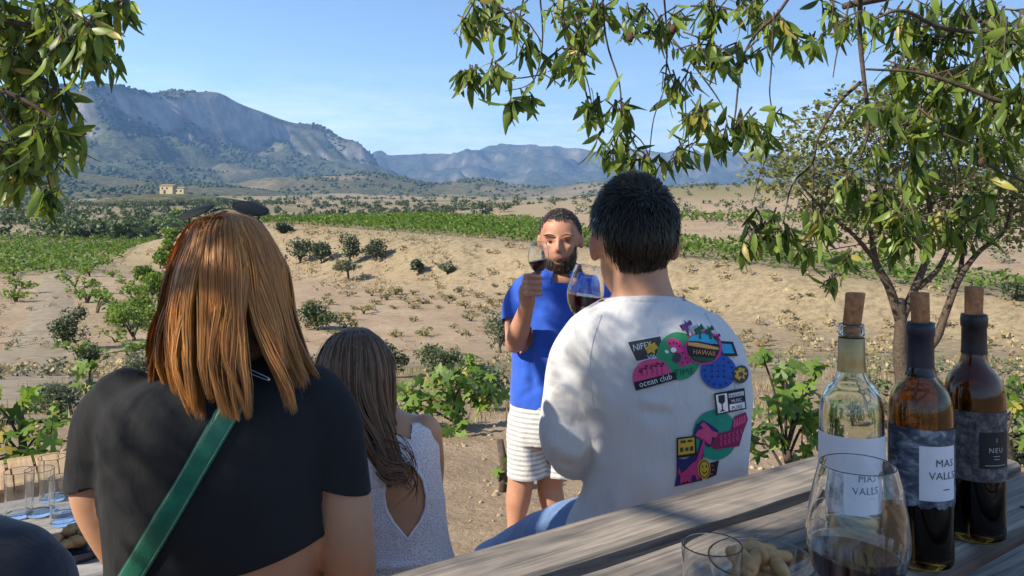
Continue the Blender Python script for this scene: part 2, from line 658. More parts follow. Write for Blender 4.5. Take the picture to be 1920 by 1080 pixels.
m, nt, b = mat('earth')
b.inputs['Roughness'].default_value = 0.95
b.inputs['Specular IOR Level'].default_value = 0.1
at = nt.nodes.new('ShaderNodeAttribute'); at.attribute_name = 'cover'
sp = nt.nodes.new('ShaderNodeSeparateColor'); nt.links.new(at.outputs['Color'], sp.inputs['Color'])
nA = noise_node(nt, 3.0, 10, 0.68)
nB = noise_node(nt, 0.25, 6, 0.6)
soil = ramp(nt, nA.outputs['Fac'], [(0.28, (0.20, 0.135, 0.08)), (0.5, (0.37, 0.265, 0.172)), (0.72, (0.53, 0.405, 0.275))])
soil2 = ramp(nt, nB.outputs['Fac'], [(0.3, (0.24, 0.17, 0.108)), (0.52, (0.41, 0.30, 0.198)), (0.7, (0.53, 0.415, 0.285))])
s1 = mixrgb(nt, 0.55, soil.outputs['Color'], soil2.outputs['Color'])
darks = ramp(nt, nA.outputs['Fac'], [(0.3, (0.2, 0.15, 0.1)), (0.7, (0.36, 0.29, 0.2))])
s2 = mixrgb(nt, sp.outputs['Blue'], darks.outputs['Color'], s1)
dryc = ramp(nt, nA.outputs['Fac'], [(0.3, (0.16, 0.125, 0.08)), (0.6, (0.34, 0.27, 0.165)), (0.8, (0.25, 0.23, 0.11))])
s3 = mixrgb(nt, sp.outputs['Green'], s2, dryc.outputs['Color'])
grn = ramp(nt, nA.outputs['Fac'], [(0.3, (0.06, 0.075, 0.03)), (0.7, (0.15, 0.17, 0.06))])
s4 = mixrgb(nt, sp.outputs['Red'], s3, grn.outputs['Color'])
nt.links.new(s4, b.inputs['Base Color'])
nC = noise_node(nt, 14.0, 9, 0.7)
bump(nt, b, nC.outputs['Fac'], 0.9, 0.06)
M['earth'] = m
ground = link('ground', me, m)
tag(ground, kind='structure')

# dirt track on the left, draped on the slope
trk = [at_ground(*p) for p in ((-60, 800), (5, 735), (45, 690), (75, 640), (95, 590), (105, 540), (120, 500), (150, 478))]
path = smooth_path(trk, 10)
tv, tf = [], []
for i, p in enumerate(path):
    q = path[min(i + 1, len(path) - 1)] - path[max(i - 1, 0)]
    nrm = Vector((q.y, -q.x, 0)).normalized()
    hw = 1.25
    for k in range(7):
        c = p + nrm * hw * (k / 3 - 1)
        rut = -0.03 if k in (1, 5) else (0.035 if k == 3 else 0.0)
        tv.append((c.x, c.y, gz(c.x, c.y) + 0.035 + rut * .6 - (0.05 if k in (0, 6) else 0)))
for i in range(len(path) - 1):
    for k in range(6):
        tf.append((i * 7 + k, i * 7 + k + 1, (i + 1) * 7 + k + 1, (i + 1) * 7 + k))
M['track'] = simple('track', (0.34, 0.28, 0.2), (0.2, 0.16, 0.11), 2.5, 0.95, 0.6, 0.05, 0.1)
tag(link('dirt_track', newmesh('dirt_track', tv, tf), M['track']), kind='structure')


# ------------------------------------------------------------------ mountains
def mountain_mat(name, forest, forest2, rock, scrub, fscale):
    m, nt, b = mat(name)
    b.inputs['Roughness'].default_value = 1.0
    b.inputs['Specular IOR Level'].default_value = 0.05
    at = nt.nodes.new('ShaderNodeAttribute'); at.attribute_name = 'cover'
    sp = nt.nodes.new('ShaderNodeSeparateColor'); nt.links.new(at.outputs['Color'], sp.inputs['Color'])
    n = noise_node(nt, fscale, 8, 0.72)
    f = ramp(nt, n.outputs['Fac'], [(0.36, forest), (0.62, forest2)])
    n2 = noise_node(nt, fscale * 0.5, 8, 0.7, stretch=(1, 1, 0.35))
    r = ramp(nt, n2.outputs['Fac'], [(0.35, tuple(c * 0.45 for c in rock)), (0.62, rock)])
    sc = ramp(nt, n.outputs['Fac'], [(0.35, tuple(c * 0.6 for c in scrub)), (0.65, scrub)])
    a = mixrgb(nt, sp.outputs['Green'], f.outputs['Color'], sc.outputs['Color'])
    c = mixrgb(nt, sp.outputs['Red'], a, r.outputs['Color'])
    nt.links.new(c, b.inputs['Base Color'])
    bump(nt, b, n.outputs['Fac'], 1.0, 0.25 / fscale)
    return m


def ridge_hill(name, pts, prof, nx, ns, smin, smax, mt, rock_amt, seed, namp, zbase, gully=0.0, r0=.29, r1=.55):
    """a long hill: crest through real points (x, y, z); prof gives height fraction against distance from the crest (negative = near side)"""
    pts = [Vector(p) for p in pts]
    cr_ = smooth_path(pts, 8)
    L = [0.0]
    for i in range(1, len(cr_)): L.append(L[-1] + (cr_[i].xy - cr_[i - 1].xy).length)
    L = np.array(L)
    tt = np.linspace(0, L[-1], nx)
    cx_ = np.interp(tt, L, [p.x for p in cr_]); cy_ = np.interp(tt, L, [p.y for p in cr_]); cz_ = np.interp(tt, L, [p.z for p in cr_])
    # crest is kept straight in plan for the normal so that the sheet does not fold
    dx, dy = pts[-1].x - pts[0].x, pts[-1].y - pts[0].y
    l = math.hypot(dx, dy); ux, uy = dx / l, dy / l
    nx_, ny_ = -uy, ux
    if ny_ < 0: nx_, ny_ = -nx_, -ny_
    u = np.linspace(0, 1, ns)
    sarr = np.concatenate([smin * (1 - u[:int(ns * 0.7)] / u[int(ns * 0.7)]) ** 1.5, smax * ((u[int(ns * 0.7):] - u[int(ns * 0.7)]) / (1 - u[int(ns * 0.7)])) ** 1.3])
    TT, SS = np.meshgrid(tt, sarr)
    CXm = np.broadcast_to(cx_, TT.shape); CYm = np.broadcast_to(cy_, TT.shape); CZm = np.broadcast_to(cz_, TT.shape)
    X = CXm + nx_ * SS; Y = CYm + ny_ * SS
    warp = fbm(X / 420, Y / 420, seed=seed, octv=3)
    near = np.clip(-SS / 150, 0, 1)
    S2 = SS + near * 170 * warp + near * gully * fbm(TT / 160, SS * 0 + 3.3, seed=seed + 1, octv=3)
    fr = np.interp(S2, [p[0] for p in prof], [p[1] for p in prof])
    Z = zbase + (CZm - zbase) * fr
    Z = Z + namp * fbm(X / 180, Y / 180, seed=seed + 2, octv=5) * np.clip(np.abs(SS) / 200, 0.1, 1) * np.clip(fr * 4, 0, 1)
    v = np.stack([X, Y, Z], -1).reshape(-1, 3)
    n0, n1_ = TT.shape
    a, bb = np.meshgrid(np.arange(n0 - 1), np.arange(n1_ - 1), indexing='ij')
    f = np.stack([a * n1_ + bb, a * n1_ + bb + 1, (a + 1) * n1_ + bb + 1, (a + 1) * n1_ + bb], -1).reshape(-1, 4)
    me = newmesh(name, v, f)
    co, no = mesh_np(me)
    steep = 1 - np.abs(no[:, 2])
    rk = sstep(r0, r1, steep + 0.22 * fbm(v[:, 0] / 90, v[:, 1] / 90, v[:, 2] / 40, seed=seed + 4)) * rock_amt
    scb = sstep(0.12, 0.4, fbm(v[:, 0] / 260, v[:, 1] / 260, seed=seed + 5)) * 0.75
    ca = me.color_attributes.new('cover', 'FLOAT_COLOR', 'POINT')
    ca.data.foreach_set('color', np.stack([rk, scb, rk * 0, rk * 0 + 1], -1).astype(np.float32).ravel())
    o = link(name, me, mt)
    tag(o, kind='structure')
    return o, v.reshape(n0, n1_, 3), steep.reshape(n0, n1_)


def crest(pxs, dfun):
    return [tuple(P(px, py, dfun(px))) for px, py in pxs]


M['near_mountain'] = mountain_mat('near_mountain', (0.035, 0.05, 0.026), (0.115, 0.125, 0.065), (0.40, 0.36, 0.30), (0.21, 0.19, 0.115), 0.05)
M['far_mountain'] = mountain_mat('far_mountain', (0.035, 0.05, 0.03), (0.10, 0.11, 0.06), (0.5, 0.44, 0.36), (0.2, 0.18, 0.12), 0.022)
M['foothill'] = mountain_mat('foothill', (0.06, 0.065, 0.035), (0.16, 0.15, 0.085), (0.34, 0.3, 0.24), (0.30, 0.24, 0.155), 0.09)


def d_near(px): return 2600 + (px - 0) / 640 * 1150


nearpts = [(-420, 205), (-250, 190), (-100, 176), (0, 165), (100, 160), (200, 157), (255, 168), (310, 179), (400, 172), (450, 194), (500, 212), (550, 230), (600, 236), (628, 262), (650, 285), (700, 312), (780, 342), (880, 372)]
prof_n = [(-2300, 0.0), (-1700, 0.05), (-1100, 0.16), (-800, 0.27), (-520, 0.34), (-330, 0.44), (-220, 0.50), (-140, 0.58), (-85, 0.73), (-26, 0.945), (0, 1.0), (250, 1.0), (600, 0.93), (1200, 0.6), (2000, 0.1)]
mo, mv, msteep = ridge_hill('mountain', crest(nearpts, d_near), prof_n, 420, 150, -2300, 2000, M['near_mountain'], 0.85, 31, 56, -10, 110)
farpts = [(500, 300), (620, 296), (700, 292), (760, 290), (870, 288), (905, 281), (940, 276), (1000, 275), (1080, 280), (1130, 285), (1200, 283), (1290, 289), (1400, 286), (1500, 292), (1600, 300), (1750, 312), (1920, 330), (2200, 350)]
prof_f = [(-3800, 0.0), (-2500, 0.12), (-1500, 0.3), (-900, 0.48), (-500, 0.64), (-300, 0.74), (-200, 0.86), (-90, 0.96), (0, 1.0), (500, 1.0), (1200, 0.8), (3000, 0.1)]
fo, fv, fsteep = ridge_hill('far_mountain', crest(farpts, lambda px: 6200 + (px - 500) * 0.25), prof_f, 360, 110, -3800, 3000, M['far_mountain'], 0.7, 47, 100, -10, 130, .24, .5)
hillpts = [(430, 352), (520, 338), (620, 330), (690, 322), (760, 336), (830, 344), (890, 334), (960, 346), (1040, 350), (1120, 340), (1210, 352), (1300, 346), (1450, 352), (1600, 350), (1800, 356), (2100, 360)]
prof_h = [(-900, 0.0), (-520, 0.25), (-260, 0.6), (-90, 0.92), (0, 1.0), (150, 0.95), (500, 0.55), (900, 0.0)]
ho, hv, hsteep = ridge_hill('foothill', crest(hillpts, lambda px: 1900 + (px - 430) * 0.1), prof_h, 320, 70, -900, 900, M['foothill'], 0.25, 53, 26, -14, 60)
hill2 = [(-500, 362), (-200, 350), (0, 340), (60, 330), (130, 322), (220, 332), (300, 342), (380, 345), (470, 356), (560, 366), (650, 374), (750, 379)]
h2o, h2v, h2s = ridge_hill('foothill_wooded', crest(hill2, lambda px: 1450 + px * 0.15), [(-620, 0.0), (-350, 0.3), (-150, 0.75), (-50, 0.96), (0, 1.0), (150, 0.9), (500, 0.2), (650, 0)], 260, 60, -620, 650, M['foothill'], 0.1, 59, 20, 8, 50)

# low-poly tree crown for woods that read as one mass
ico = bmesh.new(); bmesh.ops.create_icosphere(ico, subdivisions=1, radius=1.0)
icov = np.array([v.co[:] for v in ico.verts]); icof = np.array([[v.index for v in f.verts] for f in ico.faces]); ico.free()


def wood(name, grid, steep, n, s0, s1, label, seed, keep=None, dens=0.0):
    r = np.random.default_rng(seed)
    a, c, _ = grid.shape
    fi = r.integers(0, a - 1, n * 3); fj = r.integers(0, c - 1, n * 3)
    u, w = r.random(n * 3)[:, None], r.random(n * 3)[:, None]
    p = (grid[fi, fj] * (1 - u) * (1 - w) + grid[fi + 1, fj] * u * (1 - w) + grid[fi, fj + 1] * (1 - u) * w + grid[fi + 1, fj + 1] * u * w)
    ok = (steep[fi, fj] < 0.45) & (fbm(p[:, 0] / 140, p[:, 1] / 140, seed=seed) > dens)
    if keep is not None: ok &= keep(p)
    p = p[ok][:n]
    s = r.uniform(s0, s1, len(p))
    p = p.copy(); p[:, 2] += s * 0.35
    tv = icov * np.array([1.0, 1.0, 0.95]) * (1 + 0.22 * r.standard_normal((len(icov), 1)))
    v, f = scatter(tv, icof, mats_from(rand_rot(len(p), 0.4, r), p, s))
    o = link(name, newmesh(name, v, f, smooth=False), M['wood_leaf'])
    tag(o, label, 'wood', kind='stuff')
    return o


infr = lambda p: (np.abs(p[:, 0] / p[:, 1]) < 0.72) & (p[:, 1] > 0)
wood('mountain_wood', mv, msteep, 8000, 4.0, 9.0, 'dark pine wood covering the slopes of the big mountain', 71, infr, -0.1)
wood('foothill_wood', hv, hsteep, 3500, 2.2, 5.0, 'scattered woodland on the brown foothills below the far range', 72, infr, -0.05)
wood('hillside_wood', h2v, h2s, 3500, 2.0, 4.6, 'woodland on the low hill in front of the big mountain', 73, infr, -0.15)
# ------------------------------------------------------------------ vegetation
QUADV = np.array([(0, -0.5, 0), (0.32, 0, 0.08), (0, 0.5, 0), (-0.32, 0, 0.08)]); QUADF = np.array([(0, 1, 2, 3)])


def crown_leaves(centers, radii, counts, size, r, flat=None):
    """leaf faces spread through several overlapping clumps"""
    ps = []
    for c, rd, n in zip(centers, radii, counts):
        d = r.standard_normal((n, 3)); d /= np.linalg.norm(d, axis=1)[:, None]
        q = r.random(n) ** 0.45
        ps.append(np.array(c) + d * q[:, None] * np.array(rd))
    ps = np.concatenate(ps)
    return scatter(QUADV, QUADF, mats_from(rand_rot(len(ps), None, r), ps, r.uniform(size * 0.6, size * 1.4, len(ps))))


def bush(name, base, w, h, n, leaf, mt, label, cat, seed, group=None, trunk=0.0, clumps=9):
    r = np.random.default_rng(seed)
    base = Vector(base)
    e = empty(name, base, label, cat, group)
    z0 = trunk * h
    cs, rs, ns = [], [], []
    for k in range(clumps):
        a = r.uniform(0, 2 * np.pi); q = math.sqrt(r.random()) * 0.62
        zz = z0 + (h - z0) * r.uniform(0.25, 0.78)
        cs.append((base.x + math.cos(a) * q * w / 2, base.y + math.sin(a) * q * w / 2, base.z + zz))
        s = r.uniform(0.3, 0.5)
        rs.append((w * s * 0.62, w * s * 0.62, (h - z0) * s * 0.58)); ns.append(n // clumps)
    v, f = crown_leaves(cs, rs, ns, leaf, r)
    v[:, 2] = np.maximum(v[:, 2], base.z - 0.02)
    part('crown', v, f, mt, e, smooth=False)
    mb = MB()
    rt = max(0.012, w * 0.035)
    fork = base + Vector((0, 0, max(z0, 0.12 * h)))
    mb.tube([base + Vector((0, 0, -0.1)), base.lerp(fork, 0.5) + Vector((rt * 0.6, 0, 0)), fork], [rt * 1.3, rt, rt * 0.9], 7)
    for k in range(min(clumps, 6)):
        c = Vector(cs[k])
        mb.tube([fork - Vector((0, 0, 0.02)), fork.lerp(c, 0.5) + Vector((r.uniform(-.05, .05) * w, 0, 0)), c], [rt * 0.7, rt * 0.45, rt * 0.15], 5)
    mb.build('trunk', M['bark'], e)
    return e


# shrubs and olives one can tell apart: photo px, py of the foot, width px, height px
spots = [
    ('olive_tree', 562, 492, 62, 48, 'olive_leaf', 'leftmost dark olive bush at the foot of the tan bank', 'olive tree', .06),
    ('olive_tree', 602, 494, 46, 44, 'olive_leaf', 'round grey-green olive, second from left below the bank', 'olive tree', .06),
    ('olive_tree', 656, 494, 58, 60, 'olive_leaf', 'tallest olive tree in the row below the tan bank', 'olive tree', .08),
    ('olive_tree', 704, 490, 54, 44, 'olive_leaf', 'rightmost olive in the row below the tan bank', 'olive tree', .06),
    ('small_tree', 652, 527, 62, 42, 'sage_leaf', 'small thin tree with bare leaning trunk at the field edge', 'tree', .4),
    ('shrub', 785, 514, 34, 30, 'olive_leaf', 'small round shrub alone at the foot of the bank', 'shrub', .03),
    ('shrub', 838, 514, 40, 22, 'sage_leaf', 'dry greyish shrub at the foot of the bank near the standing man', 'shrub', .03),
    ('shrub', 532, 438, 44, 24, 'olive_leaf', 'low shrub at the left end of the bright vineyard strip', 'shrub', .03),
    ('shrub', 594, 620, 88, 58, 'shrub_leaf', 'green shrub between the two seated women and the field', 'shrub', .02),
    ('shrub', 733, 708, 76, 74, 'shrub_leaf', 'dark green shrub just right of the girl\'s brown hair', 'shrub', .02),
    ('shrub', 822, 706, 110, 66, 'shrub_leaf', 'widest dark green shrub below the sandy field', 'shrub', .02),
    ('shrub', 872, 722, 70, 50, 'shrub_leaf', 'green shrub partly behind the bright vine bush', 'shrub', .02),
    ('shrub', 937, 662, 66, 82, 'sage_leaf', 'grey-green shrub beside the standing man\'s bent elbow', 'shrub', .02),
    ('shrub', 905, 770, 110, 90, 'sage_leaf', 'dry grassy bush left of the standing man\'s hip', 'shrub', .0),
    ('shrub', 128, 656, 76, 86, 'shrub_leaf', 'large dark green shrub beside the dirt track', 'shrub', .03),
    ('shrub', 166, 690, 60, 50, 'shrub_leaf', 'smaller dark shrub just below the large one by the track', 'shrub', .03),
    ('shrub', 262, 716, 72, 60, 'sage_leaf', 'pale sage bush left of the red hair', 'shrub', .02),
    ('shrub', 1600, 800, 120, 110, 'sage_leaf', 'pale feathery bush behind the clear glass bottle', 'shrub', .0),
    ('shrub', 1905, 565, 60, 40, 'olive_leaf', 'round shrub in the far field at the right edge', 'shrub', .02),
    ('shrub', 640, 790, 120, 70, 'sage_leaf', 'dry bush low behind the seated girl', 'shrub', .0),
    ('shrub', 1905, 870, 120, 110, 'sage_leaf', 'dry grassy bush right of the darkest bottle', 'shrub', .0),
    ('shrub', 1740, 800, 120, 80, 'sage_leaf', 'low dry bush at the foot of the thin almond tree', 'shrub', .0),
    ('shrub', 110, 780, 130, 70, 'sage_leaf', 'pale brush behind the vines at the left edge', 'shrub', .0),
]
for i, (nm, px, py, w, h, mt, lab, cat, tr) in enumerate(spots):
    d0 = 2.5
    g = at_ground(px, py, d0)
    s = g.y / F
    leaf = max(0.045, min(0.5, 5.5 * s))
    bush(nm, g, w * s, h * s, 1500 if w * h > 4000 else 800, leaf, M[mt], lab, cat, 100 + i, trunk=tr, clumps=12)

# vine row cascading down the slope on the left
ORD = ['nearest', 'second', 'third', 'fourth', 'fifth', 'sixth', 'seventh', 'eighth', 'ninth', 'tenth']
row = [at_ground(*p) for p in ((250, 640), (232, 612), (262, 590), (285, 560), (275, 535), (300, 505), (310, 480), (318, 455), (322, 432), (328, 415))]
for i, g in enumerate(row):
    s = g.y / F
    w = [95, 70, 75, 64, 50, 46, 40, 34, 30, 26][i]
    bush('slope_vine', g, w * s, w * 0.8 * s, 1100, max(0.06, 6 * s), M['vine_leaf'], ORD[i] + ' vine from the near end of the green row left of the red hair', 'vine', 150 + i, group='row of vines down the left slope', trunk=0.05, clumps=9)


# young vines set out singly in the sandy field
def young_variant(seed, lm='young_leaf'):
    r = np.random.default_rng(seed)
    cs = [(r.uniform(-.42, .42), r.uniform(-.42, .42), r.uniform(.16, .4)) for _ in range(5)]
    v, f = crown_leaves(cs, [(.24, .24, .14)] * 5, [22] * 5, 0.13, r)
    a = newmesh('leaves', v, f, smooth=False); a.materials.append(M[lm])
    mb = MB()
    for c in cs: mb.tube([(0, 0, -.05), (c[0] * .3, c[1] * .3, .2), c], [.035, .02, .006], 5)
    b_ = newmesh('stem', mb.v, mb.f); b_.materials.append(M['bark'])
    return a, b_


yv = [young_variant(200 + k) for k in range(5)]
yv2 = [young_variant(220 + k, 'vine_leaf') for k in range(4)]


def put_young(x, y, s, label, group, src=None):
    a, b_ = random.choice(src or yv)
    e = empty('young_vine', (x, y, gz(x, y)), label, 'vine', group)
    e.rotation_euler.z = random.uniform(0, 6.3); e.scale = (s, s, s * random.uniform(.7, 1.1))
    link('leaves', a, None, e); link('stem', b_, None, e)


cnt = 0
for rowi in range(14):
    for k in range(34):
        y = 31.5 + rowi * 2.3 + 0.12 * k + random.uniform(-.3, .3)
        x = -16 + k * 1.25 + random.uniform(-.35, .35)
        px = CX + x / y * F
        _, s_ = bank_st(x, y)
        if s_ > -17 + 0.0 * x and y > 50: continue
        if not (560 < px < 965) or random.random() < 0.28: continue
        put_young(x, y, random.uniform(.45, .95), 'low sparse young vine in the sandy field behind the girl', 'young vines in the sandy field'); cnt += 1
for rowi in range(9):
    for k in range(22):
        y = 26 + rowi * 4.6 + random.uniform(-.6, .6); x = -0.62 * y + k * 1.9 + random.uniform(-.4, .4)
        px = CX + x / y * F
        tp = float(np.interp(HY + (CAMZ + 3.8) / y * F, [478, 500, 540, 590, 640, 690, 735], [150, 120, 105, 95, 75, 45, 5]))
        if not (0 < px < 330) or abs(px - tp) < 55 * 30 / y or random.random() < 0.25: continue
        put_young(x, y, random.uniform(1.1, 2.0), 'small green vine in the rough field beside the dirt track', 'vines beside the dirt track', yv2)
for px, py in ((1398, 626), (1375, 640), (1905, 690), (1850, 655), (1520, 560), (1470, 590), (1300, 545), (1285, 552)):
    g = at_ground(px, py)
    put_young(g.x, g.y, .45, 'withered small vine on the bare slope right of the seated man', 'withered vines on the right slope')


# vineyard rows: bright strip on top of the bank, fields on the left and beyond
def vine_rows(name, label, rows, per_m, size, h, w, seed, mt='row_leaf'):
    r = np.random.default_rng(seed)
    ps = []
    for (x0, y0, x1, y1) in rows:
        L = math.hypot(x1 - x0, y1 - y0); n = int(L * per_m)
        t = r.random(n)
        g = fbm(t * L / 1.3 + x0, t * 0 + y0, seed=seed, octv=2)
        keep = g > -0.35
        t = t[keep]
        nx, ny = -(y1 - y0) / L, (x1 - x0) / L
        o = r.normal(0, w, len(t))
        x = x0 + (x1 - x0) * t + nx * o; y = y0 + (y1 - y0) * t + ny * o
        hh = h * (1 + 0.35 * g[keep])
        z = ground_z(x, y) + hh * (0.12 + 0.88 * r.random(len(t)) ** 0.8)
        ps.append(np.stack([x, y, z], -1))
    ps = np.concatenate(ps)
    v, f = scatter(QUADV, QUADF, mats_from(rand_rot(len(ps), None, r), ps, r.uniform(size * .6, size * 1.4, len(ps))))
    o = link(name, newmesh(name, v, f, smooth=False), M[mt])
    tag(o, label, 'vineyard', kind='stuff')


def pt(t, s): return (AX + UX * LL * t + NX * s, AY + UY * LL * t + NY * s)


rows = []
s = 1.5
while s < 26:
    t1 = float(np.interp(s, [1.5, 6, 9, 26], [1.45, 1.4, 0.6, 0.15]))
    a, b_ = pt(-0.45, s), pt(t1, s)
    rows.append((a[0], a[1], b_[0], b_[1])); s += 2.3
vine_rows('vineyard_rows', 'bright green vineyard strip along the top of the tan bank', rows, 42, 0.27, 0.85, 0.32, 301)
rows = []
for k in range(15):
    rows.append(((-330 + 34 * k - CX) / F * 64, 64, (-40 + 27 * k - CX) / F * 150, 150))
vine_rows('valley_vineyard', 'green vineyard in the valley at the left edge', rows, 15, 0.34, 0.75, 0.28, 302)
rows = [(-60 + k * 1, 165 + k * 7, 25 - k * 2, 150 + k * 7) for k in range(5)] + [(14, 100 + k * 4.0, 70, 84 + k * 4.0) for k in range(4)] + [(-130, 200 + k * 6, -20, 215 + k * 6) for k in range(7)]
vine_rows('distant_vineyard', 'strips of distant vineyard below the foothills', rows, 9, 0.6, 1.0, 0.5, 303)


def grove(name, label, pts, size, per, leaf, seed, mt='olive_leaf'):
    r = np.random.default_rng(seed)
    cs, rs, ns = [], [], []
    za = ground_z(np.array([p_[0] for p_ in pts]), np.array([p_[1] for p_ in pts]))
    for (x, y), zg in zip(pts, za):
        s_ = size * r.uniform(.6, 1.3)
        for q in range(3):
            cs.append((x + r.normal(0, .35) * s_, y + r.normal(0, .35) * s_, zg + s_ * r.uniform(.5, .9))); rs.append((s_ * .75, s_ * .75, s_ * .6)); ns.append(per // 3)
    v, f = crown_leaves(cs, rs, ns, leaf, r)
    o = link(name, newmesh(name, v, f, smooth=False), M[mt]); tag(o, label, 'wood', kind='stuff')


r_ = np.random.default_rng(9)
def field_pts(n, x0, x1, y0, y1):
    return [(r_.uniform(x0, x1), r_.uniform(y0, y1)) for _ in range(n)]


grove('olive_grove', 'dark olive groves in the middle distance below the mountain', field_pts(200, -95, 0, 210, 420) + field_pts(100, -230, -90, 240, 460), 1.7, 36, 1.1, 401)
grove('valley_trees', 'clumps of dark trees in the valley at the far left', field_pts(46, -150, -85, 175, 230) + field_pts(50, -88, -52, 128, 150) + field_pts(160, -260, -120, 330, 480), 2.4, 45, 1.0, 402, 'shrub_leaf')
dp = np.random.default_rng(15); dd_ = np.exp(dp.uniform(math.log(190), math.log(1250), 1500)); xx_ = (dp.uniform(-60, 1980, 1500) - CX) / F * dd_; kk_ = fbm(xx_ / 70, dd_ / 70, seed=66) > .02
grove('distant_grove', 'scattered dark trees across the plain below the foothills', list(zip(xx_[kk_], dd_[kk_])), 2.6, 30, 1.5, 406, 'shrub_leaf')
grove('hill_scrub', 'patchy scrub on the brown rise right of the standing man', field_pts(900, 10, 200, 100, 330), 1.0, 27, 0.5, 403)
grove('field_scrub', 'low dry scrub in the fields at the right edge', field_pts(110, 20, 80, 48, 110), 0.75, 30, 0.3, 404, 'sage_leaf')
grove('bank_scrub', 'dry tufts on the face of the tan bank', [pt(r_.uniform(-0.1, 1.2), r_.uniform(-12, 0.3)) for _ in range(380)], 0.42, 30, 0.16, 405, 'straw')

tr_ = np.random.default_rng(19)
dd_ = np.exp(tr_.uniform(math.log(9), math.log(85), 2600)); xx_ = (tr_.uniform(-20, 1940, 2600) - CX) / F * dd_
kk_ = (fbm(xx_ / 5, dd_ / 5, seed=67) > -.05) & ((dd_ < 24) | (dd_ > 52) | (xx_ / dd_ < -.4) | (tr_.random(2600) < .25))
pp_ = np.stack([xx_, dd_], -1)[kk_]
grove('dry_tufts', 'dry grass tufts scattered over the slopes and field edges', [tuple(q) for q in pp_[::2]], 0.2, 24, 0.09, 407, 'straw')
grove('low_weeds', 'low grey-green weeds scattered over the slopes', [tuple(q) for q in pp_[1::2]], 0.22, 24, 0.08, 408, 'sage_leaf')

# dry grass and stones near the terrace
gr = np.random.default_rng(12)
n = 26000
gxp = gr.uniform(-6.5, 9.5, n); gyp = gr.uniform(6.3, 17, n)
kp = fbm(gxp / 1.6, gyp / 1.6, seed=61) > 0.08
gxp, gyp = gxp[kp], gyp[kp]
BLV = np.array([(-0.035, 0, 0), (0.035, 0, 0), (0.02, 0.06, 0.55), (0.0, 0.2, 1.0)]); BLF = np.array([(0, 1, 2, 3)])
v, f = scatter(BLV, BLF, mats_from(rand_rot(len(gxp), 0.25, gr), np.stack([gxp, gyp, ground_z(gxp, gyp) - 0.01], -1), gr.uniform(.04, .16, len(gxp))))
tag(link('dry_grass', newmesh('dry_grass', v, f, smooth=False), M['straw']), 'dry straw-coloured grass on the slope below the terrace', 'grass', kind='stuff')
M['stone'] = simple('stone', (0.45, 0.35, 0.23), (0.24, 0.17, 0.1), 30, 0.95, 0.5, 0.01, 0.1)
n = 3600
sxp = gr.uniform(-3.2, 4.5, n); syp = 2.4 + 4.6 * gr.random(n)
tvv = icov * (1 + 0.2 * gr.standard_normal((len(icov), 1))) * np.array([1, 1, .62])
v, f = scatter(tvv, icof, mats_from(rand_rot(n, 0.4, gr), np.stack([sxp, syp, ground_z(sxp, syp) + 0.003], -1), 0.004 + 0.022 * gr.random(n) ** 4))
tag(link('stones', newmesh('stones', v, f, smooth=False), M['stone']), 'loose stones and clods on the dirt terrace', 'stones', kind='stuff')

# ------------------------------------------------------------------ farmhouse in the valley
M['plaster'] = simple('plaster', (0.62, 0.5, 0.28), (0.5, 0.4, 0.24), 0.8, 0.9)
M['tile_roof'] = simple('tile_roof', (0.42, 0.3, 0.2), (0.3, 0.2, 0.13), 2, 0.9)
M['dark_open'] = simple('dark_open', (0.05, 0.045, 0.04), None, 5, 0.6)
hp = Vector(((322 - CX) / F * 500, 500, 0)); hp.z = CAMZ - (363 - HY) / F * 500
e = empty('farmhouse', hp, 'pale yellow farmhouse on the low hill below the big mountain', 'house')
mb = MB(); mb.box(hp + Vector((-2, 0, 2.2)), 8, 7, 5.4); mb.build('wall', M['plaster'], e, False)
mb = MB(); mb.box(hp + Vector((5.2, 0.5, 1.5)), 6.4, 6, 4.0); mb.build('annex_wall', M['plaster'], e, False)
def gable(c, w, dd, h, ov=0.4):
    x0, x1, y0, y1 = c.x - w / 2 - ov, c.x + w / 2 + ov, c.y - dd / 2 - ov, c.y + dd / 2 + ov
    z = c.z
    vs = [(x0, y0, z), (x1, y0, z), (x1, y1, z), (x0, y1, z), (x0, c.y, z + h), (x1, c.y, z + h)]
    return vs, [(0, 1, 5, 4), (3, 4, 5, 2), (0, 4, 3), (1, 2, 5), (0, 3, 2, 1)]
v, f = gable(hp + Vector((-2, 0, 4.92)), 8, 7, 0.8); part('roof', v, f, M['tile_roof'], e, False)
v, f = gable(hp + Vector((5.2, .5, 3.52)), 6.4, 6, 0.6); part('roof', v, f, M['tile_roof'], e, False)
for dx, dz, w, h in ((-4.3, 3.2, .9, 1.2), (-1.6, 3.2, .9, 1.2), (4.0, 1.6, 1.0, 1.2), (6.6, 1.6, 1.0, 1.2)):
    y = hp.y - (3.5 if dx < 2 else 2.5)
    mb = MB(); mb.box((hp.x + dx, y - .02, hp.z + dz), w, .1, h); mb.build('window', M['dark_open'], e, False)
mb = MB(); mb.box((hp.x - 3, hp.y - 3.52, hp.z + 1.0), 1.2, .1, 2.2); mb.build('door', M['dark_open'], e, False)
# ground under the house
mb = MB()
v, f = loft([(hp + Vector((0, 0, -7)), (60, 0, 0), (0, 50, 0)), (hp + Vector((0, 0, -2.4)), (32, 0, 0), (0, 26, 0)), (hp + Vector((0, 0, -0.5)), (15, 0, 0), (0, 12, 0))], 40)
tag(link('knoll', newmesh('knoll', v, f), M['foothill']), kind='structure')

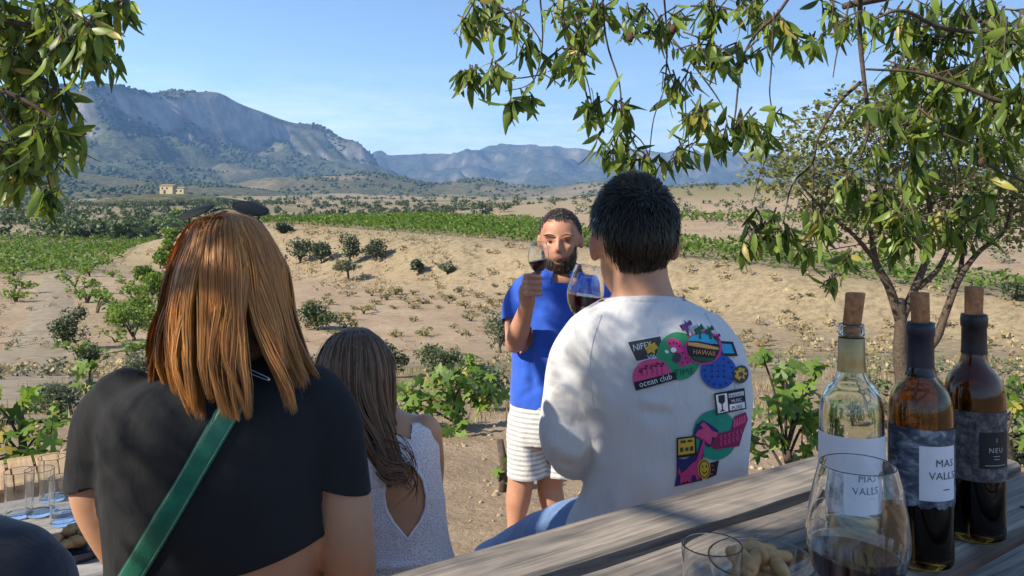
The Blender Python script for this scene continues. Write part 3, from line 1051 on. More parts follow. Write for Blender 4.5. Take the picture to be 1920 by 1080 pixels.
# ------------------------------------------------------------------ near vines with separate leaves
def vine_leaf_mesh(seed):
    r = random.Random(seed)
    n = 20
    vs = [(0, 0, 0)]
    for k in range(n):
        a = 2 * math.pi * k / n - math.pi / 2
        lobe = 0.40 + 0.14 * math.cos(5 * (a - math.pi / 2)) + 0.03 * math.cos(11 * a) + r.uniform(-.03, .03)
        if k == 0: lobe = 0.12
        x, y = lobe * math.cos(a), lobe * math.sin(a)
        vs.append((x, y + .08, -0.35 * (x * x) - 0.18 * y * y + r.uniform(-.03, .03)))
    fs = [(0, 1 + k, 1 + (k + 1) % n) for k in range(n)]
    me = newmesh('leaf', vs, fs)
    me.materials.append(M['vine_leaf'])
    return me


VLM = [vine_leaf_mesh(k) for k in range(4)]


def near_vine(base, clumps, label, seed, size=0.1):
    """clumps: (dx, dz, dy, radius, leaves) about the base"""
    r = random.Random(seed)
    e = empty('grape_vine', base, label, 'vine')
    mb = MB()
    base = Vector(base)
    mb.tube([(base + Vector((0, 0, -.1))), base + Vector((.02, 0, .12)), base + Vector((-.01, .02, .28))], [.03, .024, .02], 7)
    for dx, dz, dy, rad_, n in clumps:
        c = Vector((dx, dy, dz))
        p0 = Vector((-.01, .02, min(.26, dz * .5)))
        pts = smooth_path([base + p0, base + p0.lerp(c, .5) + Vector((0, 0, .06)), base + c, base + c + Vector((dx * .12, 0, rad_ * .6))], 5)
        mb.tube(pts, list(np.linspace(.009, .003, len(pts))), 5)
        for k in range(n):
            d = Vector((r.gauss(0, 1), r.gauss(0, 1), r.gauss(0, 1))).normalized() * rad_ * (r.random() ** .5)
            o = link('leaf', VLM[r.randrange(4)], None, e, loc=c + d)
            s_ = size * r.uniform(.7, 1.35)
            o.scale = (s_, s_, s_)
            o.rotation_euler = (r.uniform(-.2, 1.5), r.uniform(-.6, .6), r.uniform(-1.9, 1.9))
    mb.build('cane', M['twig'], e)


def vine_at(px, py, d, **k):
    x = (px - CX) / F * d
    return Vector((x, d, gz(x, d)))


b0 = vine_at(850, 800, 6.1)
near_vine(b0, [(-.28, .22, 0, .2, 34), (-.08, .28, .05, .2, 34), (.1, .33, 0, .2, 38), (.25, .25, .1, .17, 30), (0, .12, -.1, .22, 26), (.12, .5, .05, .1, 12), (-.4, .12, .1, .12, 12)], 'bright green vine bush between the girl and the standing man', 1, .105)
b0 = vine_at(1480, 870, 4.2)
near_vine(b0, [(-.02, .62, 0, .14, 20), (-.13, .75, 0, .06, 6), (.08, .52, .05, .12, 16), (-.1, .42, 0, .14, 18), (.06, .28, 0, .15, 18), (-.16, .3, .1, .14, 16), (.16, .7, 0, .07, 6), (.17, .42, .1, .1, 8)], 'dark green vine just right of the white sweatshirt', 2, .1)
b0 = vine_at(1890, 800, 4.6)
near_vine(b0, [(.0, .52, 0, .09, 10), (.09, .46, 0, .1, 10), (-.1, .4, .1, .08, 6), (.1, .25, 0, .1, 8)], 'leafy vine shoot right of the darkest bottle', 3, .1)
b0 = vine_at(1780, 790, 5.0)
near_vine(b0, [(-.02, .45, 0, .09, 10), (.1, .5, 0, .06, 5), (-.12, .36, .1, .1, 8), (.05, .25, 0, .1, 8)], 'small bright vine between the two amber bottles', 4, .095)
b0 = vine_at(40, 880, 4.6)
near_vine(b0, [(-.25, .3, 0, .18, 30), (-.02, .34, .05, .18, 30), (.16, .25, 0, .16, 24), (-.1, .1, -.1, .2, 24), (.3, .2, .1, .12, 16), (-.2, .45, 0, .1, 10)], 'green vine bush at the left edge behind the pine bench', 5, .1)
b0 = vine_at(168, 800, 5.6)
near_vine(b0, [(0, .52, 0, .07, 9), (-.02, .38, 0, .08, 8), (.06, .2, 0, .12, 10)], 'single upright vine shoot left of the black shoulder', 6, .09)
b0 = vine_at(940, 890, 4.4)
near_vine(b0, [(.0, .1, 0, .07, 9), (.03, .18, 0, .05, 5)], 'tiny green vine sprout beside the striped shorts', 7, .07)
b0 = vine_at(1620, 735, 8.0)
near_vine(b0, [(-.2, .2, 0, .15, 8), (.0, .35, 0, .12, 8), (.1, .15, 0, .15, 8)], 'sparse vine behind the neck of the clear bottle', 8, .09)

# ------------------------------------------------------------------ thin almond tree on the right
def px_path(pts, d): return [P(p[0], p[1], d + (p[2] if len(p) > 2 else 0)) for p in pts]


tb = vine_at(1692, 742, 9.0)
e = empty('almond_tree', tb, 'thin bare-trunked almond tree with small leaves behind the bottles', 'tree')
mb = MB()
D9 = 9.0
for pts, r0, r1 in (
    ([(1690, 770), (1694, 720), (1688, 660), (1690, 610), (1686, 560)], .098, .062),
    ([(1688, 600), (1668, 540), (1642, 490), (1632, 430), (1600, 350), (1560, 280)], .06, .012),
    ([(1690, 600), (1716, 540), (1738, 480), (1745, 400), (1722, 300, .3), (1715, 210, .4)], .055, .01),
    ([(1700, 690), (1752, 640), (1772, 590), (1800, 520), (1838, 470), (1885, 430), (1905, 330)], .06, .012),
    ([(1722, 540), (1762, 500), (1790, 430), (1802, 350), (1785, 250)], .035, .008),
    ([(1800, 520), (1812, 440, .3), (1850, 350, .4), (1850, 240, .4)], .03, .008),
    ([(1642, 490), (1600, 440, -.3), (1540, 390, -.4), (1480, 320, -.5)], .03, .006),
    ([(1632, 430), (1660, 360, .3), (1650, 250, .4)], .028, .006),
    ([(1738, 480), (1700, 420, -.4), (1690, 330, -.5)], .025, .006)):
    q = smooth_path(px_path(pts, D9), 5)
    mb.tube(q, list(np.linspace(r0, r1, len(q))), 7)
mb.build('trunk', M['bark'], e)
r9 = np.random.default_rng(33)
cl = [(1480, 300), (1530, 260), (1570, 310), (1600, 220), (1650, 240), (1715, 190), (1620, 290), (1540, 350), (1690, 310), (1760, 270), (1815, 300), (1860, 370), (1905, 320), (1890, 430), (1800, 380), (1740, 350), (1640, 390), (1570, 390), (1845, 230), (1905, 240), (1930, 380), (1780, 220), (1680, 400), (1830, 430), (1960, 300), (1455, 320), (1700, 260), (1660, 200), (1880, 280)]
cs = [tuple(P(a + r9.normal(0, 8), b_ + r9.normal(0, 8), D9 + r9.uniform(-.8, .8))) for a, b_ in cl]
v, f = crown_leaves(cs, [(.40, .45, .34)] * len(cs), [400] * len(cs), 0.066, r9)
part('crown', v, f, M['back_leaf'], e, smooth=False)
mb = MB()
for c in cs:
    for k in range(3):
        a = Vector(c) + Vector(r9.normal(0, .22, 3)); b_ = Vector(c) + Vector(r9.normal(0, .3, 3))
        mb.tube([a, a.lerp(b_, .5) + Vector((0, 0, .05)), b_], [.007, .005, .003], 4)
mb.build('twigs', M['twig'], e)['kind'] = 'stuff'
# ------------------------------------------------------------------ overhanging trees near the table
def hang_leaf(seed):
    r = random.Random(seed)
    n = 5
    vs, fs = [], []
    bend = r.uniform(.1, .95); tw = r.uniform(-.9, .9)
    for i in range(n + 1):
        t = i / n
        w = 0.138 * math.sin(math.pi * min(1, t * 0.93 + .05)) ** .8 + .004
        yb = bend * t * t * .6
        a = tw * t
        for k in (-1, 0, 1):
            vs.append((k * w * math.cos(a), yb + k * w * math.sin(a) + (-.035 if k == 0 else 0.0), -t))
    for i in range(n):
        for k in (0, 1):
            a = i * 3 + k
            fs.append((a, a + 1, a + 4, a + 3))
    me = newmesh('leaf', vs, fs); me.materials.append(M['almond_leaf'])
    return me, np.array(vs), np.array(fs)


HL = [hang_leaf(k) for k in range(9)]


def hang_rot(r, droop):
    """rotation for a leaf hanging from its stalk, leaning by up to droop"""
    q = Matrix.Rotation(r.uniform(0, 6.283), 3, 'Z') @ Matrix.Rotation(abs(r.gauss(0, droop)), 3, 'X') @ Matrix.Rotation(r.uniform(0, 6.283), 3, 'Z')
    return q


class Tree:
    def __init__(self, name, base, label):
        self.e = empty(name, base, label, 'tree')
        self.leaves = []      # (pos, rot, size)
        self.mb = MB()

    def branch(self, pts, r0, r1, n=6):
        q = smooth_path(pts, n)
        v, f = tube(q, list(np.linspace(r0, r1, len(q))), 6)
        part('branch', v, f, M['twig'], self.e)
        return q

    def cluster(self, c, rad_, n, r, size=0.085, droop=0.5, keep=None):
        c = Vector(c)
        # a few drooping twigs through the cluster carry the leaves
        k = max(2, n // 4)
        for j in range(k):
            a = c + Vector((r.gauss(0, .55), r.gauss(0, .55), r.uniform(.1, 1.1))) * rad_
            b_ = c + Vector((r.gauss(0, .65), r.gauss(0, .65), r.uniform(-1.0, .1))) * rad_
            m_ = a.lerp(b_, .5) + Vector((r.gauss(0, .12), r.gauss(0, .12), .1)) * rad_
            got = 0
            for i in range(int(round(n / k))):
                t = (i + r.random()) / max(1, round(n / k))
                p = (a.lerp(m_, t * 2) if t < .5 else m_.lerp(b_, t * 2 - 1))
                if keep is None or keep(p - Vector((0, 0, .04))):
                    self.leaves.append((p, hang_rot(r, droop), size * r.uniform(.5, 1.3))); got += 1
            if got: self.mb.tube([a, m_, b_], [.0028, .0022, .0013], 4)

    def finish(self, part_limit=300):
        self.mb.build('twigs', M['twig'], self.e)['kind'] = 'stuff'
        L = self.leaves
        vis = []
        for i, (p, q, s_) in enumerate(L):
            px = CX + p.x / p.y * F if p.y > .2 else -9999
            py = HY - (p.z - CAMZ) / p.y * F if p.y > .2 else -9999
            vis.append((-20 < px < 1940 and -40 < py < 1080, s_ / max(p.y, .2), i))
        order = [i for ok, s_, i in sorted(vis, key=lambda t: (-int(t[0]), -t[1])) if ok][:part_limit]
        chosen = set(order)
        for i in order:
            p, q, s_ = L[i]
            o = link('leaf', HL[i % 9][0], None, self.e, loc=p - self.e.location)
            o.rotation_euler = q.to_euler(); o.scale = (s_, s_, s_)
        rest = [i for i in range(len(L)) if i not in chosen]
        if rest:
            vs, fs, off = [], [], 0
            for k in range(9):
                ids = [i for i in rest if i % 9 == k]
                if not ids: continue
                mm = np.zeros((len(ids), 3, 4))
                for a, i in enumerate(ids):
                    p, q, s_ = L[i]
                    mm[a, :, :3] = np.array(q) * s_; mm[a, :, 3] = p
                v, f = scatter(HL[k][1], HL[k][2], mm)
                vs.append(v); fs.append(f + off); off += len(v)
            o = part('foliage', np.concatenate(vs), np.concatenate(fs), M['almond_leaf'], self.e)
            o['kind'] = 'stuff'


rr = random.Random(77)
# right: trunk stands out of the picture to the right of the table
tb = Vector((3.3, 2.6, gz(3.3, 2.6)))
T = Tree('overhanging_almond_tree', tb, 'almond tree with long drooping leaves hanging over the top right')
T.branch([tb + Vector((0, 0, -.1)), tb + Vector((-.05, 0, 1.0)), tb + Vector((-.2, -.05, 1.9)), tb + Vector((-.5, -.1, 2.6))], .13, .08, 6)
LIMB = T.branch([tb + Vector((-.2, -.05, 1.9)), (2.5, 2.45, 2.45), (1.7, 2.35, 2.6), (1.05, 2.3, 2.45), (.6, 2.35, 2.3), (.1, 2.5, 2.15)], .06, .012, 6)
T.branch([tb + Vector((-.5, -.1, 2.6)), (2.2, 2.3, 2.9), (1.3, 2.1, 3.0), (.5, 2.0, 2.85)], .05, .015)
T.branch([tb + Vector((-.35, -.08, 2.3)), (2.3, 2.9, 2.3), (1.6, 2.9, 2.05), (1.2, 2.9, 1.95)], .04, .012)
DR = 2.35
brs = [
    ([(1604, -120), (1608, -20), (1612, 60), (1617, 140), (1624, 200), (1622, 255), (1604, 305)], .0165, .006),
    ([(1614, 150), (1572, 200), (1540, 255), (1522, 310), (1490, 350), (1472, 420)], .008, .003),
    ([(1522, 310), (1520, 390), (1535, 440), (1560, 500), (1562, 530)], .004, .002),
    ([(1500, -60), (1465, 15), (1415, 70), (1385, 120), (1375, 200), (1372, 260), (1402, 310)], .0085, .003),
    ([(1448, 20), (1448, 120), (1450, 180), (1462, 240)], .004, .002),
    ([(1012, -80), (1012, 60), (1014, 135), (985, 165), (950, 175)], .005, .002),
    ([(1014, 135), (960, 146), (905, 138), (868, 128)], .004, .002),
    ([(1014, 135), (1040, 160), (1052, 165)], .003, .002),
    ([(1040, -70), (980, 10), (930, 40), (880, 50)], .006, .002),
    ([(1062, -60), (1056, 70), (1100, 150), (1108, 230)], .005, .002),
    ([(1130, -70), (1136, 70), (1160, 160), (1176, 230), (1215, 270), (1218, 320)], .006, .002),
    ([(1245, -70), (1252, 70), (1246, 160), (1222, 225), (1212, 300)], .006, .002),
    ([(1256, 70), (1300, 130), (1345, 190), (1360, 240)], .005, .002),
    ([(1326, -60), (1325, 50), (1290, 130), (1280, 200), (1290, 290)], .005, .002),
    ([(1560, -60), (1558, 40), (1530, 80)], .004, .002),
    ([(1588, 0), (1570, 90), (1568, 150)], .004, .002),
    ([(2050, 30), (1900, 60), (1780, 50), (1700, 20), (1640, 30)], .02, .005),
    ([(2050, 160), (1900, 190), (1810, 170), (1720, 140), (1625, 125)], .016, .005),
    ([(1900, 190), (1830, 240), (1760, 260), (1720, 320)], .009, .003),
    ([(1700, 140), (1708, 230), (1720, 300), (1735, 380)], .007, .003),
    ([(2000, 330), (1900, 330), (1820, 290), (1770, 300)], .008, .003),
    ([(1640, 270), (1650, 350), (1690, 420), (1680, 470)], .006, .002),
    ([(1760, 260), (1790, 340), (1770, 420)], .005, .002),
]
for pts, r0, r1 in brs:
    dd = rr.uniform(-.12, .25)
    q = [P(a + rr.uniform(-7, 7), b_ + rr.uniform(-5, 5), DR + dd * (b_ > 40)) for a, b_ in pts]
    if pts[0][1] < 0:        # hangs from the limb above the picture
        c = min(LIMB, key=lambda p_: (p_ - q[0]).length + .6 * max(0, q[0].x - p_.x))
        q = [c, c.lerp(q[0], .55) + Vector((0, 0, .05))] + q
    elif pts[0][0] > 1990:   # comes from the trunk on the right
        q = [tb + Vector((-.28, -.06, 2.0)), (tb + Vector((-.28, -.06, 2.0))).lerp(q[0], .6) + Vector((0, 0, .06))] + q
    T.branch(q, r0 * .72, r1 * .7, 4)
cl = [(885, 40, 34, 9), (915, 15, 40, 10), (960, 45, 38, 9), (990, 90, 24, 5), (880, 145, 26, 7), (925, 140, 30, 8), (990, 185, 24, 5), (960, 195, 16, 3), (1070, 110, 40, 12), (1095, 65, 38, 10), (1130, 25, 42, 10), (1060, 20, 40, 10),
      (1112, 200, 26, 7), (1165, 210, 26, 6), (1150, 275, 36, 11), (1180, 285, 26, 6), (1220, 305, 22, 6), (1272, 155, 36, 9), (1300, 215, 32, 8), (1320, 95, 42, 10), (1342, 255, 28, 8), (1286, 290, 26, 7), (1255, 50, 40, 9),
      (1200, 40, 36, 8), (1372, 110, 38, 9), (1400, 235, 34, 11), (1425, 255, 24, 6), (1345, 25, 40, 9), (1450, 55, 34, 9), (1490, 70, 20, 4), (1410, 20, 40, 8), (1535, 72, 20, 4), (1590, 45, 24, 5), (1560, 20, 25, 5), (1462, 205, 14, 2),
      (1700, 50, 60, 20), (1760, 90, 60, 20), (1830, 40, 60, 20), (1890, 90, 55, 18), (1700, 150, 50, 14), (1830, 150, 55, 16), (1755, 170, 50, 14), (1890, 200, 50, 14), (1655, 205, 26, 5), (1720, 240, 46, 12), (1790, 240, 46, 12), (1860, 280, 46, 10), (1930, 60, 60, 16), (1930, 280, 50, 10),
      (1440, 430, 40, 14), (1410, 455, 26, 7), (1470, 440, 24, 6), (1535, 420, 36, 10), (1510, 470, 20, 4), (1640, 385, 46, 13), (1690, 400, 40, 10), (1600, 350, 30, 6), (1760, 420, 44, 12), (1690, 460, 34, 8), (1560, 525, 16, 4), (1720, 330, 40, 9), (1800, 440, 30, 6), (1840, 360, 34, 7), (1590, 480, 24, 5), (1640, 290, 26, 5)]
for cx_, cy_, rp, n in cl:
    d = DR + rr.uniform(-.15, .3)
    T.cluster(P(cx_, cy_, d), rp / F * d, int(n * 4.0), rr, .066 if cx_ < 1640 else .074, .75)
# the rest of the crown, above and to the right of the picture
for k in range(46):
    p = Vector((rr.uniform(-.2, 3.6), rr.uniform(1.6, 3.9), rr.uniform(2.35, 3.5)))
    if p.z - CAMZ < 0.29 * p.y + .15: p.z = CAMZ + .29 * p.y + rr.uniform(.15, .9)
    T.cluster(p, .22, 16, rr, .085, .5)
# dried almond husks
M['husk'] = simple('husk', (0.11, 0.05, 0.025), (0.035, 0.02, 0.012), 40, 0.9, .5, .003)
for px, py in ((987, 54), (1182, 70), (1262, 55), (1840, 305), (1570, 55)):
    c = P(px, py, DR)
    mbh = MB(); v, f = ellipsoid(c, (.010, .009, .014), seg=10, rings=7)
    v = [Vector(q) + Vector((rr.uniform(-.003, .003), rr.uniform(-.003, .003), rr.uniform(-.003, .003))) for q in v]
    part('almond_husk', v, f, M['husk'], T.e)
T.finish(300)

# left: this tree shades part of the table; trunk out of the picture on the left
tb = Vector((-3.4, 0.6, gz(-3.4, 0.6)))
T = Tree('shading_almond_tree', tb, 'almond tree with drooping leaves hanging into the top left corner')
T.branch([tb + Vector((0, 0, -.1)), tb + Vector((.05, 0, 1.1)), tb + Vector((.2, .05, 1.9)), tb + Vector((.5, .1, 2.5))], .14, .08)
T.branch([tb + Vector((.2, .05, 1.9)), (-2.6, 1.1, 2.5), (-1.9, 1.7, 2.45), (-1.35, 2.0, 2.2), (-1.1, 2.1, 1.95)], .05, .01)
T.branch([tb + Vector((.5, .1, 2.5)), (-2.2, .4, 3.0), (-1.6, .1, 3.4)], .045, .012)
T.branch([tb + Vector((.3, .05, 2.1)), (-2.6, .2, 2.6), (-2.2, -.5, 2.9)], .045, .012)
T.branch([tb + Vector((.35, .05, 2.3)), (-3.0, 1.4, 2.9), (-2.6, 2.1, 3.1), (-2.2, 2.9, 3.2)], .05, .015)
DL = 2.0
for pts, r0, r1 in (
    ([(-420, -160), (-150, -60), (-40, 20), (60, 50), (130, 75), (200, 70)], .012, .003),
    ([(-420, -160), (-150, 60), (-30, 150), (50, 190), (110, 230), (140, 260)], .01, .003),
    ([(-420, -160), (-200, 60), (-100, 150), (-10, 200), (40, 270), (80, 310), (96, 360)], .009, .002),
    ([(60, 50), (110, 10), (180, -20), (240, 10)], .005, .002),
    ([(-420, -160), (-220, 100), (-100, 250), (-20, 260), (20, 300), (60, 330)], .007, .002)):
    T.branch([Vector((-1.9, 1.7, 2.45)) if a == -420 else P(a, b_, DL) for a, b_ in pts], r0, r1, 5)
cl = [(15, 40, 55, 18), (75, 50, 55, 18), (135, 90, 46, 13), (185, 100, 28, 7), (228, 12, 26, 6), (60, 125, 55, 18), (35, 195, 46, 15), (100, 190, 42, 12), (25, 275, 46, 15), (85, 250, 38, 10), (132, 262, 26, 8), (70, 295, 36, 9), (10, 110, 50, 14), (96, 360, 18, 6), (195, 60, 26, 6), (45, 315, 36, 9), (110, 20, 40, 10), (175, 10, 30, 6), (20, 335, 26, 5), (160, 60, 30, 8), (200, 110, 20, 4), (60, 220, 40, 10)]
for cx_, cy_, rp, n in cl:
    d = DL + rr.uniform(-.2, .25)
    T.cluster(P(cx_, cy_, d), rp / F * d, int(n * 4.4), rr, .066, .7)
# crown between the sun and the table: leaves leave the sunlit places free
lit = [(P(250, 760, 1.1), .10), (P(300, 850, 1.1), .11), (P(330, 950, 1.1), .10), (P(400, 800, 1.05), .07), (P(380, 600, 1.03), .10), (P(380, 720, 1.03), .10), (P(340, 480, 1.05), .10), (P(390, 430, 1.08), .06), (P(430, 700, 1.03), .04), (P(330, 640, 1.03), .08),
       (P(1060, 700, 1.45), .10), (P(1120, 640, 1.45), .10), (P(1200, 630, 1.42), .08), (P(1030, 830, 1.45), .10), (P(1190, 710, 1.4), .05), (P(1120, 970, 1.42), .05), (P(1240, 760, 1.4), .03), (P(1300, 640, 1.4), .03), (P(1200, 545, 1.45), .05), (P(1380, 720, 1.45), .04),
       (P(985, 560, 3.3), .09), (P(990, 720, 3.3), .10), (P(980, 850, 3.3), .14), (P(965, 950, 3.4), .14), (P(1030, 440, 3.3), .05), (P(1000, 640, 3.3), .05),
       (P(40, 880, 2.8), .3), (P(100, 950, 1.9), .16), (P(160, 950, 1.15), .08), (P(190, 1010, 1.15), .08),
       (P(1150, 960, 1.1), .12), (P(1300, 930, 1.2), .10), (P(1450, 890, 1.35), .08), (P(900, 1040, 1.03), .10), (P(1400, 975, 1.1), .05), (P(1520, 960, 1.12), .05), (P(1230, 1030, 1.0), .04),
       (P(870, 900, 4.2), .5), (P(850, 760, 6), .6), (P(900, 1000, 3.4), .3)]
shade = [(P(560, 830, 1.1), .12), (P(610, 950, 1.15), .15), (P(540, 620, 1.02), .07), (P(520, 960, 1.1), .12), (P(560, 760, 1.05), .06), (P(660, 720, 1.6), .14), (P(770, 880, 1.65), .16), (P(760, 990, 1.65), .14), (P(670, 850, 1.6), .12), (P(690, 1000, 1.12), .06), (P(1250, 860, 1.4), .12), (P(1170, 850, 1.4), .07), (P(1320, 720, 1.4), .07), (P(1340, 820, 1.4), .10), (P(1290, 690, 1.4), .05), (P(1590, 800, 1.0), .12), (P(1725, 850, 1.0), .12), (P(1830, 850, 1.05), .12), (P(1800, 1030, 1.0), .13), (P(1190, 430, 1.45), .10),
         (P(1450, 1050, .8), .10), (P(1600, 1000, .7), .12), (P(1650, 1000, 1.0), .10), (P(1085, 600, 3.3), .10), (P(1020, 800, 3.3), .0), (P(540, 500, 1.05), .08), (P(440, 1010, 1.1), .10), (P(60, 1020, .75), .14), (P(1340, 1040, .8), .08)]
for k in range(9):
    a = k / 8
    lit.append((P(770 + 740 * a, 1068 - 195 * a, .97 + .42 * a), .085))
    if k < 8: lit.append((P(1090 + 420 * a, 1062 - 105 * a, .98 + .17 * a), .05))
shade += [(P(510, 560, 1.03), .06), (P(520, 450, 1.07), .06), (P(560, 650, 1.04), .06), (P(490, 640, 1.02), .035), (P(480, 850, 1.04), .05), (P(1150, 900, 1.38), .05), (P(1200, 880, 1.38), .08), (P(1290, 800, 1.38), .07), (P(1230, 820, 1.38), .05), (P(1160, 820, 1.38), .04)]
shade = [q for q in shade if q[1] > 0]
def ray_dist(p, q):
    w = Vector(p) - q
    t = w.dot(SUND)
    return (w - SUND * t).length if t > .3 else 9e9


LQ = np.array([list(q) for q, _ in lit]); LR = np.array([r0 for _, r0 in lit]); SQ = np.array([list(q) for q, _ in shade]); SR = np.array([r0 for _, r0 in shade]); SV = np.array(SUND)


def keep_leaf(p):
    p = np.array(p)
    def ratio(Q_, R_):
        w = p - Q_; t = w @ SV
        dd = np.linalg.norm(w - t[:, None] * SV, axis=1) / R_
        return float(np.where(t > .3, dd, 9e9).min())
    a, b_ = ratio(LQ, LR), ratio(SQ, SR)
    return a > 1.0 and (b_ < 1.1 or a > 1.9)


cand = []
for q, r0 in shade:
    for k in range(20):
        t = rr.uniform(1.9, 4.2)
        cand.append(q + SUND * t + Vector((rr.gauss(0, .5), rr.gauss(0, .5), rr.gauss(0, .5))) * r0)
for k in range(70):
    cand.append(Vector((rr.uniform(-4.3, -1.7), rr.uniform(-1.4, 2.8), rr.uniform(2.3, 3.7))))
kept = 0
for c in cand:
    if c.y > .15 and abs(c.x / c.y) < .78 and c.z < CAMZ + .27 * c.y + .3: continue
    if c.z < 1.9 and c.y > 0.3 and c.x / c.y > -.8: continue
    T.cluster(c, .15, 16, rr, .085, .5, keep_leaf)
T.finish(300)
# ------------------------------------------------------------------ weathered picnic table
def wood_mat(name, light, dark, along='x', grain=26.0):
    m, nt, b = mat(name)
    b.inputs['Roughness'].default_value = 0.78
    b.inputs['Specular IOR Level'].default_value = 0.25
    oi = nt.nodes.new('ShaderNodeObjectInfo')
    tcn = nt.nodes.new('ShaderNodeTexCoord')
    cmb = nt.nodes.new('ShaderNodeCombineXYZ')
    mlt = nt.nodes.new('ShaderNodeMath'); mlt.operation = 'MULTIPLY'; mlt.inputs[1].default_value = 37.0
    nt.links.new(oi.outputs['Random'], mlt.inputs[0]); nt.links.new(mlt.outputs[0], cmb.inputs['X']); nt.links.new(mlt.outputs[0], cmb.inputs['Y'])
    add = nt.nodes.new('ShaderNodeVectorMath'); add.operation = 'ADD'
    nt.links.new(tcn.outputs['Object'], add.inputs[0]); nt.links.new(cmb.outputs[0], add.inputs[1])
    def nzn(stretch, scale, det, dist=0.0):
        mp_ = nt.nodes.new('ShaderNodeMapping'); mp_.inputs['Scale'].default_value = stretch
        n = nt.nodes.new('ShaderNodeTexNoise'); n.inputs['Scale'].default_value = scale; n.inputs['Detail'].default_value = det; n.inputs['Roughness'].default_value = .65; n.inputs['Distortion'].default_value = dist
        nt.links.new(add.outputs[0], mp_.inputs['Vector']); nt.links.new(mp_.outputs['Vector'], n.inputs['Vector'])
        return n
    g = nzn((0.07, 1.6, 1.6) if along == 'x' else (1.6, 0.07, 1.6), grain * 2.2, 8, .6)
    br = nzn((0.5, 1.2, 1.2), 5.0, 5)
    c = ramp(nt, g.outputs['Fac'], [(0.3, dark), (0.47, tuple(.55 * a + .45 * d_ for a, d_ in zip(light, dark))), (0.68, light)])
    s_ = ramp(nt, br.outputs['Fac'], [(0.35, (0.62, 0.62, 0.64)), (0.65, (1.0, 1.0, 1.0))])
    cc = mixrgb(nt, 1.0, c.outputs['Color'], s_.outputs['Color'], 'MULTIPLY')
    nt.links.new(cc, b.inputs['Base Color'])
    bump(nt, b, g.outputs['Fac'], 0.7, 0.0035)
    return m


M['old_wood'] = wood_mat('old_wood', (0.45, 0.385, 0.31), (0.10, 0.08, 0.062))
M['pine'] = wood_mat('pine', (0.62, 0.43, 0.24), (0.40, 0.25, 0.12), 'y')
M['grey_wood'] = wood_mat('grey_wood', (0.42, 0.4, 0.37), (0.22, 0.2, 0.18))


def plank(name, x0, x1, y0, y1, z0, z1, mt, parent, seed, nx=24, rough=0.0025):
    """board with worn rounded edges, local coordinates; own origin at its middle so the grain differs"""
    r = np.random.default_rng(seed)
    bv = min(0.006, (z1 - z0) * .3)
    sec = [(y0, z0), (y1, z0), (y1, z1 - bv * 1.2), (y1 - bv, z1 - bv * .25), (y1 - bv * 2.4, z1), (y0 + bv * 2.4, z1), (y0 + bv, z1 - bv * .25), (y0, z1 - bv * 1.2)]
    cx, cy, cz = (x0 + x1) / 2, (y0 + y1) / 2, (z0 + z1) / 2
    v, f = [], []
    k = len(sec)
    ph = r.uniform(0, 50)
    for i in range(nx + 1):
        x = x0 + (x1 - x0) * i / nx
        for j, (y, z) in enumerate(sec):
            e1 = float(vnoise(np.array([x * 9 + ph]), np.array([j * 3.7 + ph]))[0]) * rough if 0 < i < nx else 0
            v.append((x - cx, y - cy + (e1 if j not in (0, 1) else 0), z - cz + e1 * .5))
    for i in range(nx):
        for j in range(k):
            j2 = (j + 1) % k
            f.append((i * k + j, (i + 1) * k + j, (i + 1) * k + j2, i * k + j2))
    f.append(tuple(range(k))); f.append(tuple(range(nx * k, nx * k + k))[::-1])
    o = link(name, newmesh(name, v, f, smooth=False), mt, parent, loc=(cx, cy, cz))
    return o


TA = math.atan2(.564, .826)
TZ = 0.77
tbl = empty('picnic_table', (.461, 1.222, 0), 'weathered grey picnic table with bottles and snacks in the foreground', 'table')
tbl.rotation_euler.z = TA
for k in range(7):
    y1 = .127 - k * .128 - (0 if k == 0 else 0.0)
    plank('plank', -.86 + .01 * (k % 3), .43 + .006 * ((k * 2) % 3), y1 - .1, y1, TZ - .042, TZ - .0012 * (k % 2), M['old_wood'], tbl, 500 + k)
for x in (-.7, .2):
    plank('crosspiece', -.04 + x, .04 + x, -.72, .10, TZ - .125, TZ - .044, M['old_wood'], tbl, 520, 4)
    for sgn, yy in ((1, -.02), (-1, -.6)):
        mb = MB(); mb.box((x + .06, yy + sgn * .22, .36), .04, .09, .80, Matrix.Rotation(sgn * .45, 3, 'X'))
        o = link('leg', newmesh('leg', mb.v, mb.f, False), M['old_wood'], tbl)
    plank('bench_bearer', x + .09, x + .13, -1.1, .62, .33, .41, M['old_wood'], tbl, 530, 4)
for k, (a, b_) in enumerate(((.33, .46), (.475, .60), (-1.10, -.97), (-.955, -.83))):
    plank('bench_plank', -.9, .43, a, b_, .412, .45, M['old_wood'], tbl, 540 + k, 10)


M['screw'] = simple('screw', (0.06, 0.05, 0.045), None, 30, .5, metallic=.6)
for k in range(7):
    for x in (-.7, .2):
        for q in (.025, .075):
            v, f = lathe([(0, 0.0016), (.0036, .0014), (.0042, 0), (.0042, -.002)], 12, (x + .004 * (k % 3), .127 - k * .128 - q, TZ))
            link('screw', newmesh('screw', v, f), M['screw'], tbl)


def on_table(x, y): return Vector((x, y, TZ))


# ------------------------------------------------------------------ glass and drinks
def glass_mat(name, color=(1, 1, 1), rough=0.0, ior=1.5):
    m, nt, b = mat(name)
    b.inputs['Base Color'].default_value = c4(color)
    b.inputs['Transmission Weight'].default_value = 1.0
    b.inputs['Roughness'].default_value = rough
    b.inputs['IOR'].default_value = ior
    n = noise_node(nt, 9.0, 2)
    bump(nt, b, n.outputs['Fac'], 0.03, 0.002)
    return m


